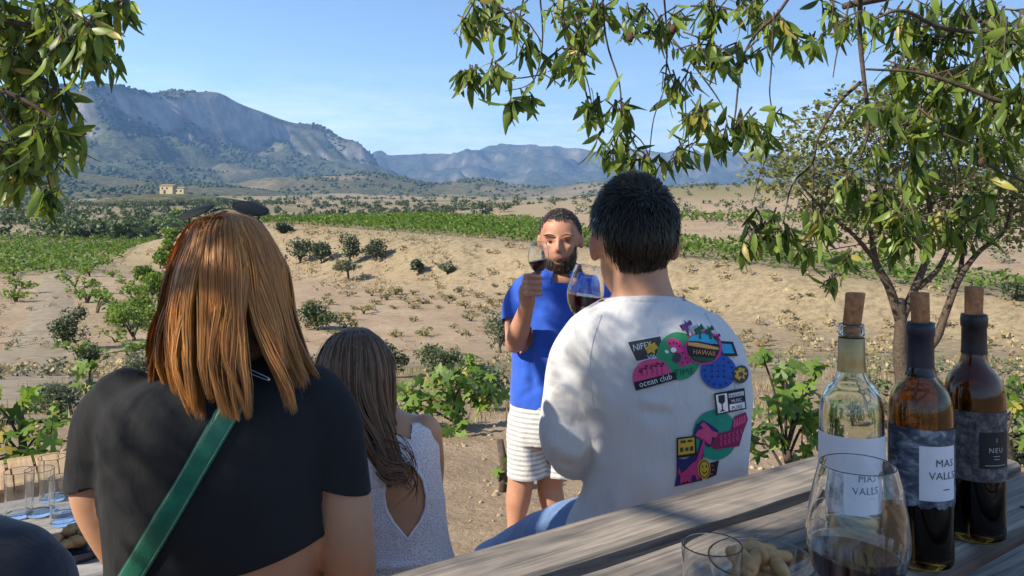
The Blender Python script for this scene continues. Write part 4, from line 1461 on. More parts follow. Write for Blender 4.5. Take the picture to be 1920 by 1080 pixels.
M['clear_glass'] = glass_mat('clear_glass', (0.98, 0.99, 0.99))
M['thin_glass'] = glass_mat('thin_glass', (0.985, 0.99, 0.99), 0.0, 1.45)
M['flint_glass'] = glass_mat('flint_glass', (0.86, 0.9, 0.84))
M['amber_glass'] = glass_mat('amber_glass', (0.40, 0.235, 0.035))
M['dark_amber_glass'] = glass_mat('dark_amber_glass', (0.21, 0.115, 0.018))
M['white_wine'] = glass_mat('white_wine', (0.93, 0.9, 0.66), 0.0, 1.34)
M['water'] = glass_mat('water', (0.95, 0.98, 1.0), 0.0, 1.33)
m, nt, b = mat('red_wine')
b.inputs['Base Color'].default_value = (0.045, 0.004, 0.012, 1); b.inputs['Roughness'].default_value = 0.05
b.inputs['Transmission Weight'].default_value = 0.35; b.inputs['IOR'].default_value = 1.34
nw = noise_node(nt, 4.0, 2); bump(nt, b, nw.outputs['Fac'], .02, .001)
M['red_wine'] = m
M['cork'] = simple('cork', (0.48, 0.24, 0.105), (0.22, 0.09, 0.035), 130, 0.9, .5, .002)
M['gold_foil'] = simple('gold_foil', (0.55, 0.4, 0.17), (0.36, 0.25, 0.1), 30, 0.42, .15, .001, .5, metallic=.55)
M['navy_foil'] = simple('navy_foil', (0.018, 0.024, 0.045), (0.01, 0.013, 0.025), 60, 0.38, .15, .001)
M['black_foil'] = simple('black_foil', (0.02, 0.02, 0.022), (0.01, 0.01, 0.011), 60, 0.45, .15, .001)
M['paper'] = simple('paper', (0.74, 0.74, 0.75), (0.68, 0.68, 0.7), 60, 0.7)
M['ink'] = simple('ink', (0.09, 0.09, 0.1), None, 20, 0.8)
M['pale_ink'] = simple('pale_ink', (0.55, 0.54, 0.52), None, 20, 0.8)
M['black_paper'] = simple('black_paper', (0.012, 0.012, 0.014), None, 40, 0.6)


def art_mat(name, stops, scale, stretch=None):
    m, nt, b = mat(name)
    n = noise_node(nt, scale, 9, .68, 'Object', stretch, .4)
    r = ramp(nt, n.outputs['Fac'], stops)
    nt.links.new(r.outputs['Color'], b.inputs['Base Color'])
    b.inputs['Roughness'].default_value = .65
    return m


M['stone_art'] = art_mat('stone_art', [(.36, (.04, .035, .035)), (.46, (.24, .21, .2)), (.52, (.5, .48, .47)), (.62, (.62, .61, .63))], 26)
M['land_art'] = art_mat('land_art', [(.38, (.015, .018, .028)), (.5, (.07, .085, .12)), (.58, (.2, .23, .27)), (.68, (.46, .47, .47))], 34, (1, 1, 1.8))
M['bark_art'] = art_mat('bark_art', [(.36, (.02, .018, .02)), (.5, (.085, .075, .08)), (.62, (.2, .175, .165))], 120)


def text_mesh(s, size=1.0, spacing=1.0):
    cu = bpy.data.curves.new('t', 'FONT'); cu.body = s; cu.size = size; cu.align_x = 'CENTER'; cu.resolution_u = 2; cu.space_character = spacing
    o = bpy.data.objects.new('t', cu); COL.objects.link(o)
    dg = bpy.context.evaluated_depsgraph_get()
    me = bpy.data.meshes.new_from_object(o.evaluated_get(dg))
    co, _ = mesh_np(me); fs = [tuple(p.vertices) for p in me.polygons]
    bpy.data.objects.remove(o); bpy.data.curves.remove(cu); bpy.data.meshes.remove(me)
    return co[:, :2], fs


class Cyl:
    """curved sheets on a bottle; angle 0 faces the camera, positive to the right"""
    def __init__(self, e, r):
        self.e, self.r = e, r
        c = e.location
        self.a0 = math.atan2(-c.y, -c.x)

    def pt(self, ang, z, dr=0.0):
        a = self.a0 + ang
        return ((self.r + dr) * math.cos(a), (self.r + dr) * math.sin(a), z)

    def patch(self, name, a0, a1, z0, z1, dr, mt, parent=None, n=28, ragged=0.0):
        v, f = [], []
        for i in range(n + 1):
            a = a0 + (a1 - a0) * i / n
            for j in range(5):
                z = z0 + (z1 - z0) * j / 4
                if j == 0 and ragged: z += ragged * math.sin(i * 1.9) * math.sin(i * .7)
                v.append(self.pt(a, z, dr))
        for i in range(n):
            for j in range(4):
                f.append((i * 5 + j, (i + 1) * 5 + j, (i + 1) * 5 + j + 1, i * 5 + j + 1))
        return link(name, newmesh(name, v, f), mt, parent or self.e)

    def text(self, s, ang, z, size, dr, mt, parent, spacing=1.0):
        co, fs = text_mesh(s, size, spacing)
        v = [self.pt(ang + x / self.r, z + y, dr) for x, y in co]
        return link('lettering', newmesh('lettering', v, fs, False), mt, parent)


def bottle(pos, glassm, liquid, fill, capm, cap_z0, cork_tilt, label, lip_glass=False):
    e = empty('wine_bottle', pos, label, 'bottle', 'wine bottles on the table')
    r, h = .0373, .294
    outer = [(.0, .004), (.022, .0), (.033, .0), (.0368, .004), (r, .012), (r, .178), (.0366, .192), (.0335, .206), (.0275, .217), (.0205, .2255), (.0165, .236), (.0148, .25), (.0142, .272), (.0142, .280), (.0154, .281), (.0156, .288), (.0146, .294), (.0112, .294)]
    inner = [(.0102, .29), (.0102, .245), (.013, .232), (.018, .2215), (.0255, .2125), (.031, .2025), (.0335, .19), (.0342, .178), (.0342, .016), (.030, .010), (.014, .016), (0.0, .022)]
    sm_ = lambda pp: [(q.x, q.z) for q in smooth_path([Vector((a, 0, b_)) for a, b_ in pp], 6)]
    outer = outer[:4] + sm_([(.0371, .0085), (r, .016), (r, .09), (r, .165)] + outer[5:14]) + [(.0143, .2803), (.0152, .2807)] + outer[15:]
    inner = inner[:1] + sm_(inner[1:8] + [(.0342, .165), (.0342, .09), (.0342, .02)]) + inner[9:]
    v, f = lathe(outer + inner, 48)
    link('glass', newmesh('glass', v, f), glassm, e)
    g = .00035
    prof = [(0, .0225)] + [(.014, .0165), (.0298, .0105), (.0342 - g, .0165)]
    prof += [(.0342 - g, min(fill, .178))]
    if fill > .178: prof += [(.0335 - g, min(fill, .19))]
    prof += [(0, prof[-1][1])]
    v, f = lathe(prof, 48, tight=True)
    link('wine', newmesh('wine', v, f), liquid, e)
    v, f = lathe([(.0160, cap_z0), (.01605, cap_z0 + .001), (.0153, .2535), (.0151, .278), (.0163, .2795), (.0165, .2885 if not lip_glass else .277), (.0158, .2952 if not lip_glass else .2772)] + ([] if lip_glass else [(.0113, .2953)]), 40)
    if lip_glass:
        v, f = lathe([(.0172, cap_z0), (.0166, cap_z0 + .004), (.0158, .25), (.0156, .277), (.0152, .2772)], 40)
    link('capsule', newmesh('capsule', v, f), capm, e)
    rnd = np.random.default_rng(int(fill * 1e4))
    prof = [(0, .278), (.0098, .278), (.0100, .292), (.0108, .300), (.0113, .33), (.0108, .332), (0, .332)]
    v, f = lathe(prof, 24)
    v = np.array(v); v[:, :2] *= (1 + .04 * rnd.standard_normal((len(v), 1)))
    t = np.clip((v[:, 2] - .292) / .04, 0, 1); v[:, 0] += cork_tilt * t
    link('cork', newmesh('cork', v, [tuple(q) for q in f]), M['cork'], e)
    return e, Cyl(e, r)


e1, c1 = bottle(on_table(.418, .985), M['flint_glass'], M['white_wine'], .066, M['gold_foil'], .236, .005, 'clear glass bottle of white wine with gold foil neck', True)
lab = c1.patch('label', -1.9, 1.75, .07, .150, .0006, M['stone_art'])
c1.patch('label_band', -1.9, 1.75, .122, .163, .0010, M['paper'], lab)
c1.patch('label_panel', -.28, .98, .072, .140, .0014, M['paper'], lab, 16)
c1.text('MAS', .52, .113, .0125, .0019, M['ink'], lab, 1.1)
c1.text('VALLS', .47, .098, .0125, .0019, M['ink'], lab, 1.05)
for z in (.093, .090): c1.patch('fine_print', .02, .86, z, z + .0006, .0019, M['pale_ink'], lab, 8)
e2, c2 = bottle(on_table(.5055, .99), M['amber_glass'], M['red_wine'], .082, M['navy_foil'], .229, -.001, 'amber wine bottle with navy foil and white label panel, middle of three')
lab = c2.patch('label', -1.25, 1.7, .078, .171, .0006, M['land_art'], ragged=.003)
c2.patch('label_panel', -.04, 1.2, .087, .152, .0011, M['paper'], lab, 16)
c2.text('MAS', .76, .128, .0125, .0016, M['ink'], lab, 1.1)
c2.text('VALLS', .70, .113, .0125, .0016, M['ink'], lab, 1.05)
c2.patch('fine_print', .68, .92, .1, .1012, .0016, M['ink'], lab, 6)
e3, c3 = bottle(on_table(.618, 1.07), M['dark_amber_glass'], M['red_wine'], .1, M['black_foil'], .243, 0.0, 'darkest wine bottle with black foil and dark label, rightmost of three')
lab = c3.patch('label', -1.5, 1.6, .082, .172, .0006, M['bark_art'])
c3.patch('label_panel', .15, 1.35, .1, .147, .0011, M['black_paper'], lab, 16)
c3.text('1', .72, .134, .008, .0016, M['pale_ink'], lab)
c3.text('NEU', .70, .121, .009, .0016, M['pale_ink'], lab, 1.2)
for z, w in ((.116, .12), (.112, .1), (.104, .4)): c3.patch('fine_print', .72 - w, .72 + w, z, z + .0007, .0016, M['pale_ink'], lab, 6)


def wine_glass(pos, label, s=1.0, rot=(0, 0, 0), fill=.135, slosh=0.0):
    """stemmed glass, local origin at the foot"""
    e = empty('wine_glass', pos, label, 'glass', 'wine glasses')
    e.rotation_euler = rot; e.scale = (s, s, s)
    bowl_o = [(.0045, .088), (.012, .092), (.026, .104), (.0365, .122), (.0418, .143), (.0422, .155), (.0405, .172), (.036, .195), (.0312, .214)]
    bowl_i = [(.0302, .214), (.035, .195), (.0394, .172), (.0411, .155), (.0407, .143), (.0354, .1228), (.0252, .1055), (.011, .0945), (0.0, .0925)]
    foot = [(0, 0), (.033, 0), (.0335, .0012), (.018, .0035), (.006, .008), (.0038, .014), (.0034, .05), (.0038, .082)]
    v, f = lathe(foot + bowl_o[:-1] + [(.0314, .2132), (.0312, .2138), (.0307, .214), (.0303, .2138), (.0302, .2132)] + bowl_i[1:], 48, tight=True)
    link('glass', newmesh('glass', v, f), M['thin_glass'], e)
    g = .0003
    pr = [(0, .0929)]
    zs = [(.011, .0945), (.0252, .1055), (.0354, .1228), (.0407, .143), (.0411, .155)]
    last = zs[0]
    for r_, z_ in zs:
        if z_ < fill - .002: pr.append((r_ - g, z_ + g)); last = (r_, z_)
    rf = float(np.interp(fill, [z for _, z in zs], [r_ for r_, _ in zs])) - g
    pr += [(rf, fill), (rf * .5, fill), (0, fill)]
    v, f = lathe(pr, 44, tight=True)
    v = np.array(v)
    if slosh:
        top = v[:, 2] > fill - .0005
        v[top, 2] += slosh * v[top, 0]
    link('wine', newmesh('wine', v, [tuple(q) for q in f]), M['red_wine'], e)
    return e


wine_glass(on_table(.298, .69), 'large wine glass with a little red wine in front of the clear bottle', 1.0, (0, 0, 0), .136, -.12)


def tumbler(pos, r, h, label, fill=0.0, group=None, taper=.9):
    e = empty('water_glass', pos, label, 'glass', group)
    v, f = lathe([(0, 0), (r * taper - .002, 0), (r * taper, .002), (r, h - .001), (r - .0008, h), (r - .0016, h - .001), (r * taper - .0018, .010), (r * taper - .006, .008), (0, .008)], 40, tight=True)
    link('glass', newmesh('glass', v, f), M['clear_glass'], e)
    if fill:
        ri = r * taper - .0022
        v, f = lathe([(0, .0085), (ri - .004, .0085), (ri, .0105), (ri + (r - r * taper) * fill / h, fill), (0, fill)], 40, tight=True)
        link('water', newmesh('water', v, f), M['water'], e)
    return e


tumbler(on_table(.2, .8), .030, .1, 'empty straight water glass beside the snack bowl')

# snack bowl with bread sticks
bp = on_table(.268, .86)
e = empty('glass_bowl', bp, 'small glass bowl holding short breadsticks on the table', 'bowl')
v, f = lathe([(0, 0), (.028, 0), (.034, .004), (.05, .03), (.0565, .058), (.0565, .0595), (.0545, .0595), (.048, .031), (.032, .0065), (0, .005)], 48, tight=True)
link('bowl', newmesh('bowl', v, f), M['clear_glass'], e)
M['bread'] = simple('bread', (0.62, 0.36, 0.15), (0.36, 0.18, 0.065), 45, .75, .3, .002)
rb = random.Random(3)
for k in range(24):
    a = rb.uniform(0, 6.28); lay_ = k // 8; q = rb.random() ** .5 * (.010, .018, .028)[lay_]
    z = (.018, .036, .056)[lay_] + rb.uniform(-.003, .006)
    c = bp + Vector((math.cos(a) * q, math.sin(a) * q, z))
    yaw = rb.uniform(0, 3.14); pitch = rb.uniform(-.3, .3)
    dv = Vector((math.cos(yaw) * math.cos(pitch), math.sin(yaw) * math.cos(pitch), math.sin(pitch)))
    L = (.017, .021, .026)[lay_] + rb.uniform(-.002, .003)
    pts = [c - dv * L, c - dv * L * .85, c - dv * L * .4, c + dv * L * .4, c + dv * L * .85, c + dv * L]
    v, f = tube(pts, [.002, .0055, .0078, .0078, .0055, .002], 10)
    st = empty('breadstick', c, 'short tan breadstick in the small glass bowl', 'breadstick', 'breadsticks in the glass bowl')
    part('crust', v, f, M['bread'], st)

# ------------------------------------------------------------------ second table, low on the left, and the pine bench
t2 = empty('side_table', (-1.1, 1.9, gz(-1.1, 1.9)), 'grey plank table with water glasses at the lower left', 'table')
t2.rotation_euler.z = TA
Z2 = .44 - t2.location.z
for k in range(5):
    plank('plank', -.9, .45, -.31 + k * .126, -.31 + k * .126 + .118, Z2 - .035, Z2 - .001 * (k % 2), M['grey_wood'], t2, 600 + k, 12)
for x in (-.7, .3):
    for y in (-.2, .2):
        mb = MB(); mb.box((x, y, (Z2 - .036) / 2), .07, .07, Z2 - .036); link('leg', newmesh('leg', mb.v, mb.f, False), M['grey_wood'], t2)
for i, (px, py, fill, lab) in enumerate(((120, 982, .034, 'glass with a little water nearest the woman\'s bare arm'), (74, 965, .0, 'empty water glass in the middle of the side table'), (36, 968, .0, 'empty water glass near the left edge of the side table'), (98, 938, .0, 'empty water glass standing farthest back on the side table'))):
    d = (CAMZ - .44) * F / (py - HY)
    tumbler(Vector(((px - CX) / F * d, d, .4405)), .034, .115, lab, fill, 'water glasses on the side table', .88)
d = (CAMZ - .44) * F / (1035 - HY)
bp = Vector(((142 - CX) / F * d, d, .4405))
e = empty('snack_dish', bp, 'dark-rimmed dish of brown bread crusts on the side table', 'dish')
v, f = lathe([(0, .003), (.07, .003), (.082, .022), (.084, .022), (.072, 0), (0, 0)], 36)
M['dish'] = simple('dish', (0.05, 0.055, 0.065), None, 20, .25)
link('dish', newmesh('dish', v, f), M['dish'], e)
for k in range(12):
    a = rb.uniform(0, 6.28); q = rb.random() ** .5 * .05
    c = bp + Vector((math.cos(a) * q, math.sin(a) * q, .018 + .012 * (k // 4)))
    v, f = ellipsoid(c, (rb.uniform(.016, .026), rb.uniform(.012, .018), rb.uniform(.009, .014)), Matrix.Rotation(rb.uniform(0, 3), 3, 'Z'), 10, 8)
    v = [Vector(p_) + Vector((rb.uniform(-.003, .003), rb.uniform(-.003, .003), rb.uniform(-.002, .002))) for p_ in v]
    st = empty('bread_crust', c, 'brown piece of bread crust heaped in the dish', 'bread', 'bread crusts in the dish')
    part('crumb', v, f, M['bread'], st)

pb = empty('slatted_bench', (-1.686, 2.84, gz(-1.686, 2.84)), 'pale pine bench with cross slats in full sun at the left', 'bench')
pb.rotation_euler.z = TA
ZB = .30 - pb.location.z
for k in range(15):
    x = -.6 + k * .086
    plank('slat', x, x + .074, -.18, .18, ZB - .022, ZB - .0008 * (k % 3), M['pine'], pb, 650 + k, 4, .0008)
for y in (-.13, .13):
    plank('rail', -.6, .69, y - .02, y + .02, ZB - .08, ZB - .0235, M['pine'], pb, 680, 4, .0005)
    for x in (-.5, .6):
        mb = MB(); mb.box((x, y, (ZB - .081) / 2 - .03), .05, .05, ZB - .081 + .06); link('leg', newmesh('leg', mb.v, mb.f, False), M['pine'], pb)
# ------------------------------------------------------------------ people
def skin_mat(name, c1, c2):
    m, nt, b = mat(name)
    n = noise_node(nt, 14, 5, .6)
    r = ramp(nt, n.outputs['Fac'], [(.35, c2), (.65, c1)])
    at_ = nt.nodes.new('ShaderNodeAttribute'); at_.attribute_name = 'tone'
    cc = mixrgb(nt, at_.outputs['Fac'], r.outputs['Color'], (0.32, 0.09, 0.07))
    nt.links.new(cc, b.inputs['Base Color'])
    b.inputs['Roughness'].default_value = .5
    b.inputs['Specular IOR Level'].default_value = .35
    b.inputs['Subsurface Weight'].default_value = .12
    b.inputs['Subsurface Radius'].default_value = (.012, .005, .003)
    n2 = noise_node(nt, 220, 3); bump(nt, b, n2.outputs['Fac'], .12, .001)
    return m


def cloth_mat(name, c1, c2, rough=.9, weave=900, wb=.25, sheen=.3, stripes=None):
    m, nt, b = mat(name)
    n = noise_node(nt, 7, 5, .6)
    r = ramp(nt, n.outputs['Fac'], [(.35, c2), (.65, c1)])
    col = r.outputs['Color']
    if stripes:
        tcn = nt.nodes.new('ShaderNodeTexCoord'); w = nt.nodes.new('ShaderNodeTexWave')
        w.bands_direction = 'Z'; w.inputs['Scale'].default_value = stripes[0]; w.inputs['Distortion'].default_value = .9; w.inputs['Detail'].default_value = 1.5; w.inputs['Detail Scale'].default_value = 6
        nt.links.new(tcn.outputs['Object'], w.inputs['Vector'])
        rr_ = ramp(nt, w.outputs['Fac'], [(.56, (0, 0, 0)), (.74, (1, 1, 1))])
        col = mixrgb(nt, rr_.outputs['Color'], col, stripes[1])
    nt.links.new(col, b.inputs['Base Color'])
    b.inputs['Roughness'].default_value = rough
    b.inputs['Specular IOR Level'].default_value = .2
    b.inputs['Sheen Weight'].default_value = sheen
    n2 = noise_node(nt, weave, 2); bp_ = bump(nt, b, n2.outputs['Fac'], wb, .001)
    n3 = noise_node(nt, 16, 4, .55, 'Object', (1.6, 1, .7), 1.2)
    bq = nt.nodes.new('ShaderNodeBump'); bq.inputs['Strength'].default_value = .28; bq.inputs['Distance'].default_value = .012
    nt.links.new(n3.outputs['Fac'], bq.inputs['Height']); nt.links.new(bq.outputs['Normal'], bp_.inputs['Normal'])
    return m


def hair_mat(name, stops, rough=.36, spec=.5, aniso=.0):
    m, nt, b = mat(name)
    g = nt.nodes.new('ShaderNodeNewGeometry')
    r = ramp(nt, g.outputs['Random Per Island'], stops)
    n = noise_node(nt, 18, 3)
    d_ = ramp(nt, n.outputs['Fac'], [(.35, (.72, .72, .72)), (.65, (1, 1, 1))])
    c = mixrgb(nt, 1.0, r.outputs['Color'], d_.outputs['Color'], 'MULTIPLY')
    nt.links.new(c, b.inputs['Base Color'])
    b.inputs['Roughness'].default_value = rough
    b.inputs['Specular IOR Level'].default_value = spec
    b.inputs['Specular Tint'].default_value = (1, .85, .65, 1)
    return m


M['skin_tan'] = skin_mat('skin_tan', (.50, .275, .165), (.44, .235, .135))
M['skin_man'] = skin_mat('skin_man', (.52, .28, .175), (.46, .235, .14))
M['skin_red'] = skin_mat('skin_red', (.50, .255, .165), (.42, .20, .125))
M['black_cloth'] = cloth_mat('black_cloth', (.021, .0215, .0225), (.016, .0165, .0175), wb=.15, weave=500, sheen=.04)
M['white_cloth'] = cloth_mat('white_cloth', (.63, .62, .605), (.59, .58, .57))
M['blue_cloth'] = cloth_mat('blue_cloth', (.030, .105, .52), (.022, .078, .42))
M['navy_cloth'] = cloth_mat('navy_cloth', (.012, .014, .024), (.009, .01, .017))
M['denim'] = cloth_mat('denim', (.16, .27, .48), (.11, .2, .39), wb=.4)
M['striped'] = cloth_mat('striped', (.66, .64, .60), (.6, .58, .55), stripes=(15.5, (.36, .36, .365)))
M['red_hair'] = hair_mat('red_hair', [(0, (.25, .082, .018)), (.4, (.44, .165, .037)), (.85, (.62, .265, .065)), (1, (.70, .38, .13))], .44, .5)
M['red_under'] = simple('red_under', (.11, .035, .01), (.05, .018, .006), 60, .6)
M['brown_hair'] = hair_mat('brown_hair', [(0, (.05, .026, .016)), (.5, (.13, .07, .042)), (1, (.32, .185, .11))], .36, .45)
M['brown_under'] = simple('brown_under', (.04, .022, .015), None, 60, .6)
M['black_hair'] = hair_mat('black_hair', [(0, (.006, .005, .005)), (.7, (.013, .011, .010)), (1, (.03, .025, .022))], .38, .4)
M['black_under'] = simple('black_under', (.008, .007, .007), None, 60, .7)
M['grey_hair'] = hair_mat('grey_hair', [(0, (.018, .014, .012)), (.8, (.045, .038, .034)), (1, (.2, .19, .18))], .5, .3)
M['beard_hair'] = hair_mat('beard_hair', [(0, (.02, .014, .011)), (.7, (.06, .042, .033)), (1, (.26, .23, .2))], .5, .3)
m, nt, b = mat('lace')
n_ = nt.nodes.new('ShaderNodeTexVoronoi'); n_.inputs['Scale'].default_value = 210; n_.feature = 'DISTANCE_TO_EDGE'
tcn = nt.nodes.new('ShaderNodeTexCoord'); nt.links.new(tcn.outputs['Object'], n_.inputs['Vector'])
r_l = ramp(nt, n_.outputs['Distance'], [(.03, (.78, .77, .82)), (.3, (.56, .53, .57))])
nt.links.new(r_l.outputs['Color'], b.inputs['Base Color']); b.inputs['Roughness'].default_value = .9
bump(nt, b, n_.outputs['Distance'], .8, -.004)
M['lace'] = m
M['lace_trim'] = simple('lace_trim', (.8, .79, .82), None, 60, .9)
M['green_leather'] = simple('green_leather', (.012, .15, .085), (.008, .11, .062), 260, .42, .45, .0012, .5)
M['stitch'] = simple('stitch', (.2, .36, .28), None, 40, .7)
M['metal'] = simple('metal', (.7, .7, .72), None, 30, .2, metallic=1.0)
M['lens'] = simple('lens', (.02, .022, .018), None, 20, .5, spec=.2)
M['shoe'] = simple('shoe', (.05, .045, .04), None, 30, .8)


def limb(pts, n=18):
    """pts: (point, radius): tapered tube with rounded ends"""
    ps = [Vector(p) for p, _ in pts]; rs = [r for _, r in pts]
    q = smooth_path(ps, 6)
    t = np.linspace(0, len(ps) - 1, len(q))
    rad = list(np.interp(t, range(len(rs)), rs))
    d0 = (q[0] - q[1]).normalized(); d1 = (q[-1] - q[-2]).normalized()
    q2 = [q[0] + d0 * rad[0] * .9, q[0] + d0 * rad[0] * .6] + q + [q[-1] + d1 * rad[-1] * .6, q[-1] + d1 * rad[-1] * .9]
    r2 = [rad[0] * .3, rad[0] * .78] + rad + [rad[-1] * .78, rad[-1] * .3]
    return tube(q2, r2, n)


def torso(rows, d, infl=0.0, n=40, e=2.3):
    """rows: (py, centre px, half width px, half depth m[, depth shift])"""
    rings = []
    for r in rows:
        py, c, hw, hd = r[:4]; dd = r[4] if len(r) > 4 else 0
        ct = P(c, py, d); ct.y += dd
        rings.append((ct, (hw / F * d + infl, 0, 0), (0, hd + infl, 0), e))
    return loft(rings, n)


def head_pieces(c, s=1.0, face=(0, 1, 0), nose=True, wide=1.0):
    """skull, jaw, nose and ears; face = direction looked at"""
    f = Vector(face).normalized(); up = Vector((0, 0, 1)); up = (up - f * up.dot(f)).normalized(); rt = f.cross(up)
    Rm = Matrix((rt, f, up)).transposed()
    c = Vector(c)
    L = lambda x, y, z: c + Rm @ (Vector((x * wide, y, z)) * s)
    out = [ellipsoid(L(0, -.008, .02), (.076 * s * wide, .096 * s, .098 * s), Rm, 28, 20),
           ellipsoid(L(0, .028, -.045), (.060 * s * wide, .066 * s, .078 * s), Rm, 24, 16)]
    for sg in (-1, 1):
        out.append(ellipsoid(L(sg * .078, -.004, -.012), (.010 * s, .020 * s, .032 * s), Rm @ Matrix.Rotation(sg * .35, 3, 'Z'), 14, 10))
        out.append(ellipsoid(L(sg * .034, .066, -.022), (.022 * s, .018 * s, .018 * s), Rm, 12, 8))      # cheekbones
        out.append(ellipsoid(L(sg * .032, .076, .022), (.026 * s, .012 * s, .008 * s), Rm, 12, 8))       # brows
    if nose:
        out.append(limb([(L(0, .086, .014), .008 * s), (L(0, .100, -.018), .010 * s), (L(0, .104, -.030), .0125 * s)], 10))
        out.append(ellipsoid(L(0, .088, -.062), (.024 * s, .010 * s, .005 * s), Rm, 12, 8))
        out.append(ellipsoid(L(0, .086, -.073), (.020 * s, .011 * s, .006 * s), Rm, 12, 8))
        out.append(ellipsoid(L(0, .076, -.105), (.024 * s, .018 * s, .016 * s), Rm, 12, 8))
    return out, L


def fingers_relaxed(w, d, side, s=1.0):
    """hand continuing from wrist w along d; side = direction of the thumb"""
    w = Vector(w); d = Vector(d).normalized(); sd = Vector(side); sd = (sd - d * sd.dot(d)).normalized(); nn = d.cross(sd)
    out = [ellipsoid(w + d * .045 * s, (.042 * s, .048 * s, .018 * s), Matrix((sd, d, nn)).transposed(), 14, 10)]
    for k, (off, ln) in enumerate(((.028, .072), (.010, .08), (-.009, .074), (-.027, .058))):
        b_ = w + d * .08 * s + sd * off * s
        out.append(limb([(b_, .009 * s), (b_ + d * ln * .45 * s - nn * .008, .0085 * s), (b_ + d * ln * .85 * s - nn * .026, .0075 * s)], 8))
    b_ = w + d * .03 * s + sd * .036 * s
    out.append(limb([(b_, .011 * s), (b_ + d * .03 * s + sd * .022 * s, .0095 * s), (b_ + d * .06 * s + sd * .024 * s - nn * .01, .008 * s)], 8))
    return out


def hand_grip(c, wrist, side=1, s=1.0):
    """fist round an upright stem at c, seen from -Y; side=1: palm on the -X side"""
    c = Vector(c); w = Vector(wrist)
    X = lambda x, y, z: c + Vector((side * x, y, z)) * s
    out = [ellipsoid(X(-.030, .008, -.006), (.020 * s, .026 * s, .042 * s), None, 16, 12),
           limb([(w, .027 * s), (w.lerp(X(-.032, .01, -.03), .6), .028 * s), (X(-.032, .008, -.02), .028 * s)], 14)]
    for k, (z, ln) in enumerate(((.030, 1.0), (.0105, 1.08), (-.009, 1.0), (-.0275, .85))):
        out.append(limb([(X(-.036, -.010, z), .0088 * s), (X(-.022, -.031, z + .002), .0092 * s), (X(.003 * ln, -.027, z - .002), .0084 * s), (X(.015 * ln, -.010, z - .004), .0074 * s)], 10))
    out.append(limb([(X(-.026, .012, .018), .011 * s), (X(-.004, .018, .034), .0098 * s), (X(.012, .004, .042), .0085 * s)], 10))
    return out


def tone_attr(me, spots=()):
    co, _ = mesh_np(me)
    t = np.zeros(len(co))
    for c, r, amt in spots:
        d = (co - np.array(c)) / np.array(r)
        t = np.maximum(t, amt * np.clip(1.4 - np.linalg.norm(d, axis=1), 0, 1))
    a = me.attributes.new('tone', 'FLOAT', 'POINT'); a.data.foreach_set('value', t.astype(np.float32))


def strands(name, paths, radius, mt, parent, out=None, seed=1):
    """paths (N, K, 3) -> fine flat locks of hair in one mesh, lying on the head (out = outward direction)"""
    p = np.asarray(paths, float)
    N, K, _ = p.shape
    r = np.random.default_rng(seed)
    tg = np.gradient(p, axis=1); tg /= np.linalg.norm(tg, axis=2, keepdims=True) + 1e-9
    if out is None: out = np.array([.1, -1, .2])
    out = np.broadcast_to(out, p.shape)
    u = np.cross(tg, out); u /= np.linalg.norm(u, axis=2, keepdims=True) + 1e-9
    w = np.cross(u, tg)
    a = r.normal(0, .28, (N, 1, 1)); u = u * np.cos(a) + w * np.sin(a)
    tap = np.interp(np.linspace(0, 1, K), [0, .08, .75, 1], [.6, 1, .9, .15]) * radius
    v = np.stack([p - u * tap[None, :, None], p + u * tap[None, :, None]], 2).reshape(-1, 3)
    i = (np.arange(N) * K * 2)[:, None] + np.arange(K - 1)[None] * 2
    f = np.stack([i, i + 1, i + 3, i + 2], -1).reshape(-1, 4)
    return part(name, v, f, mt, parent)


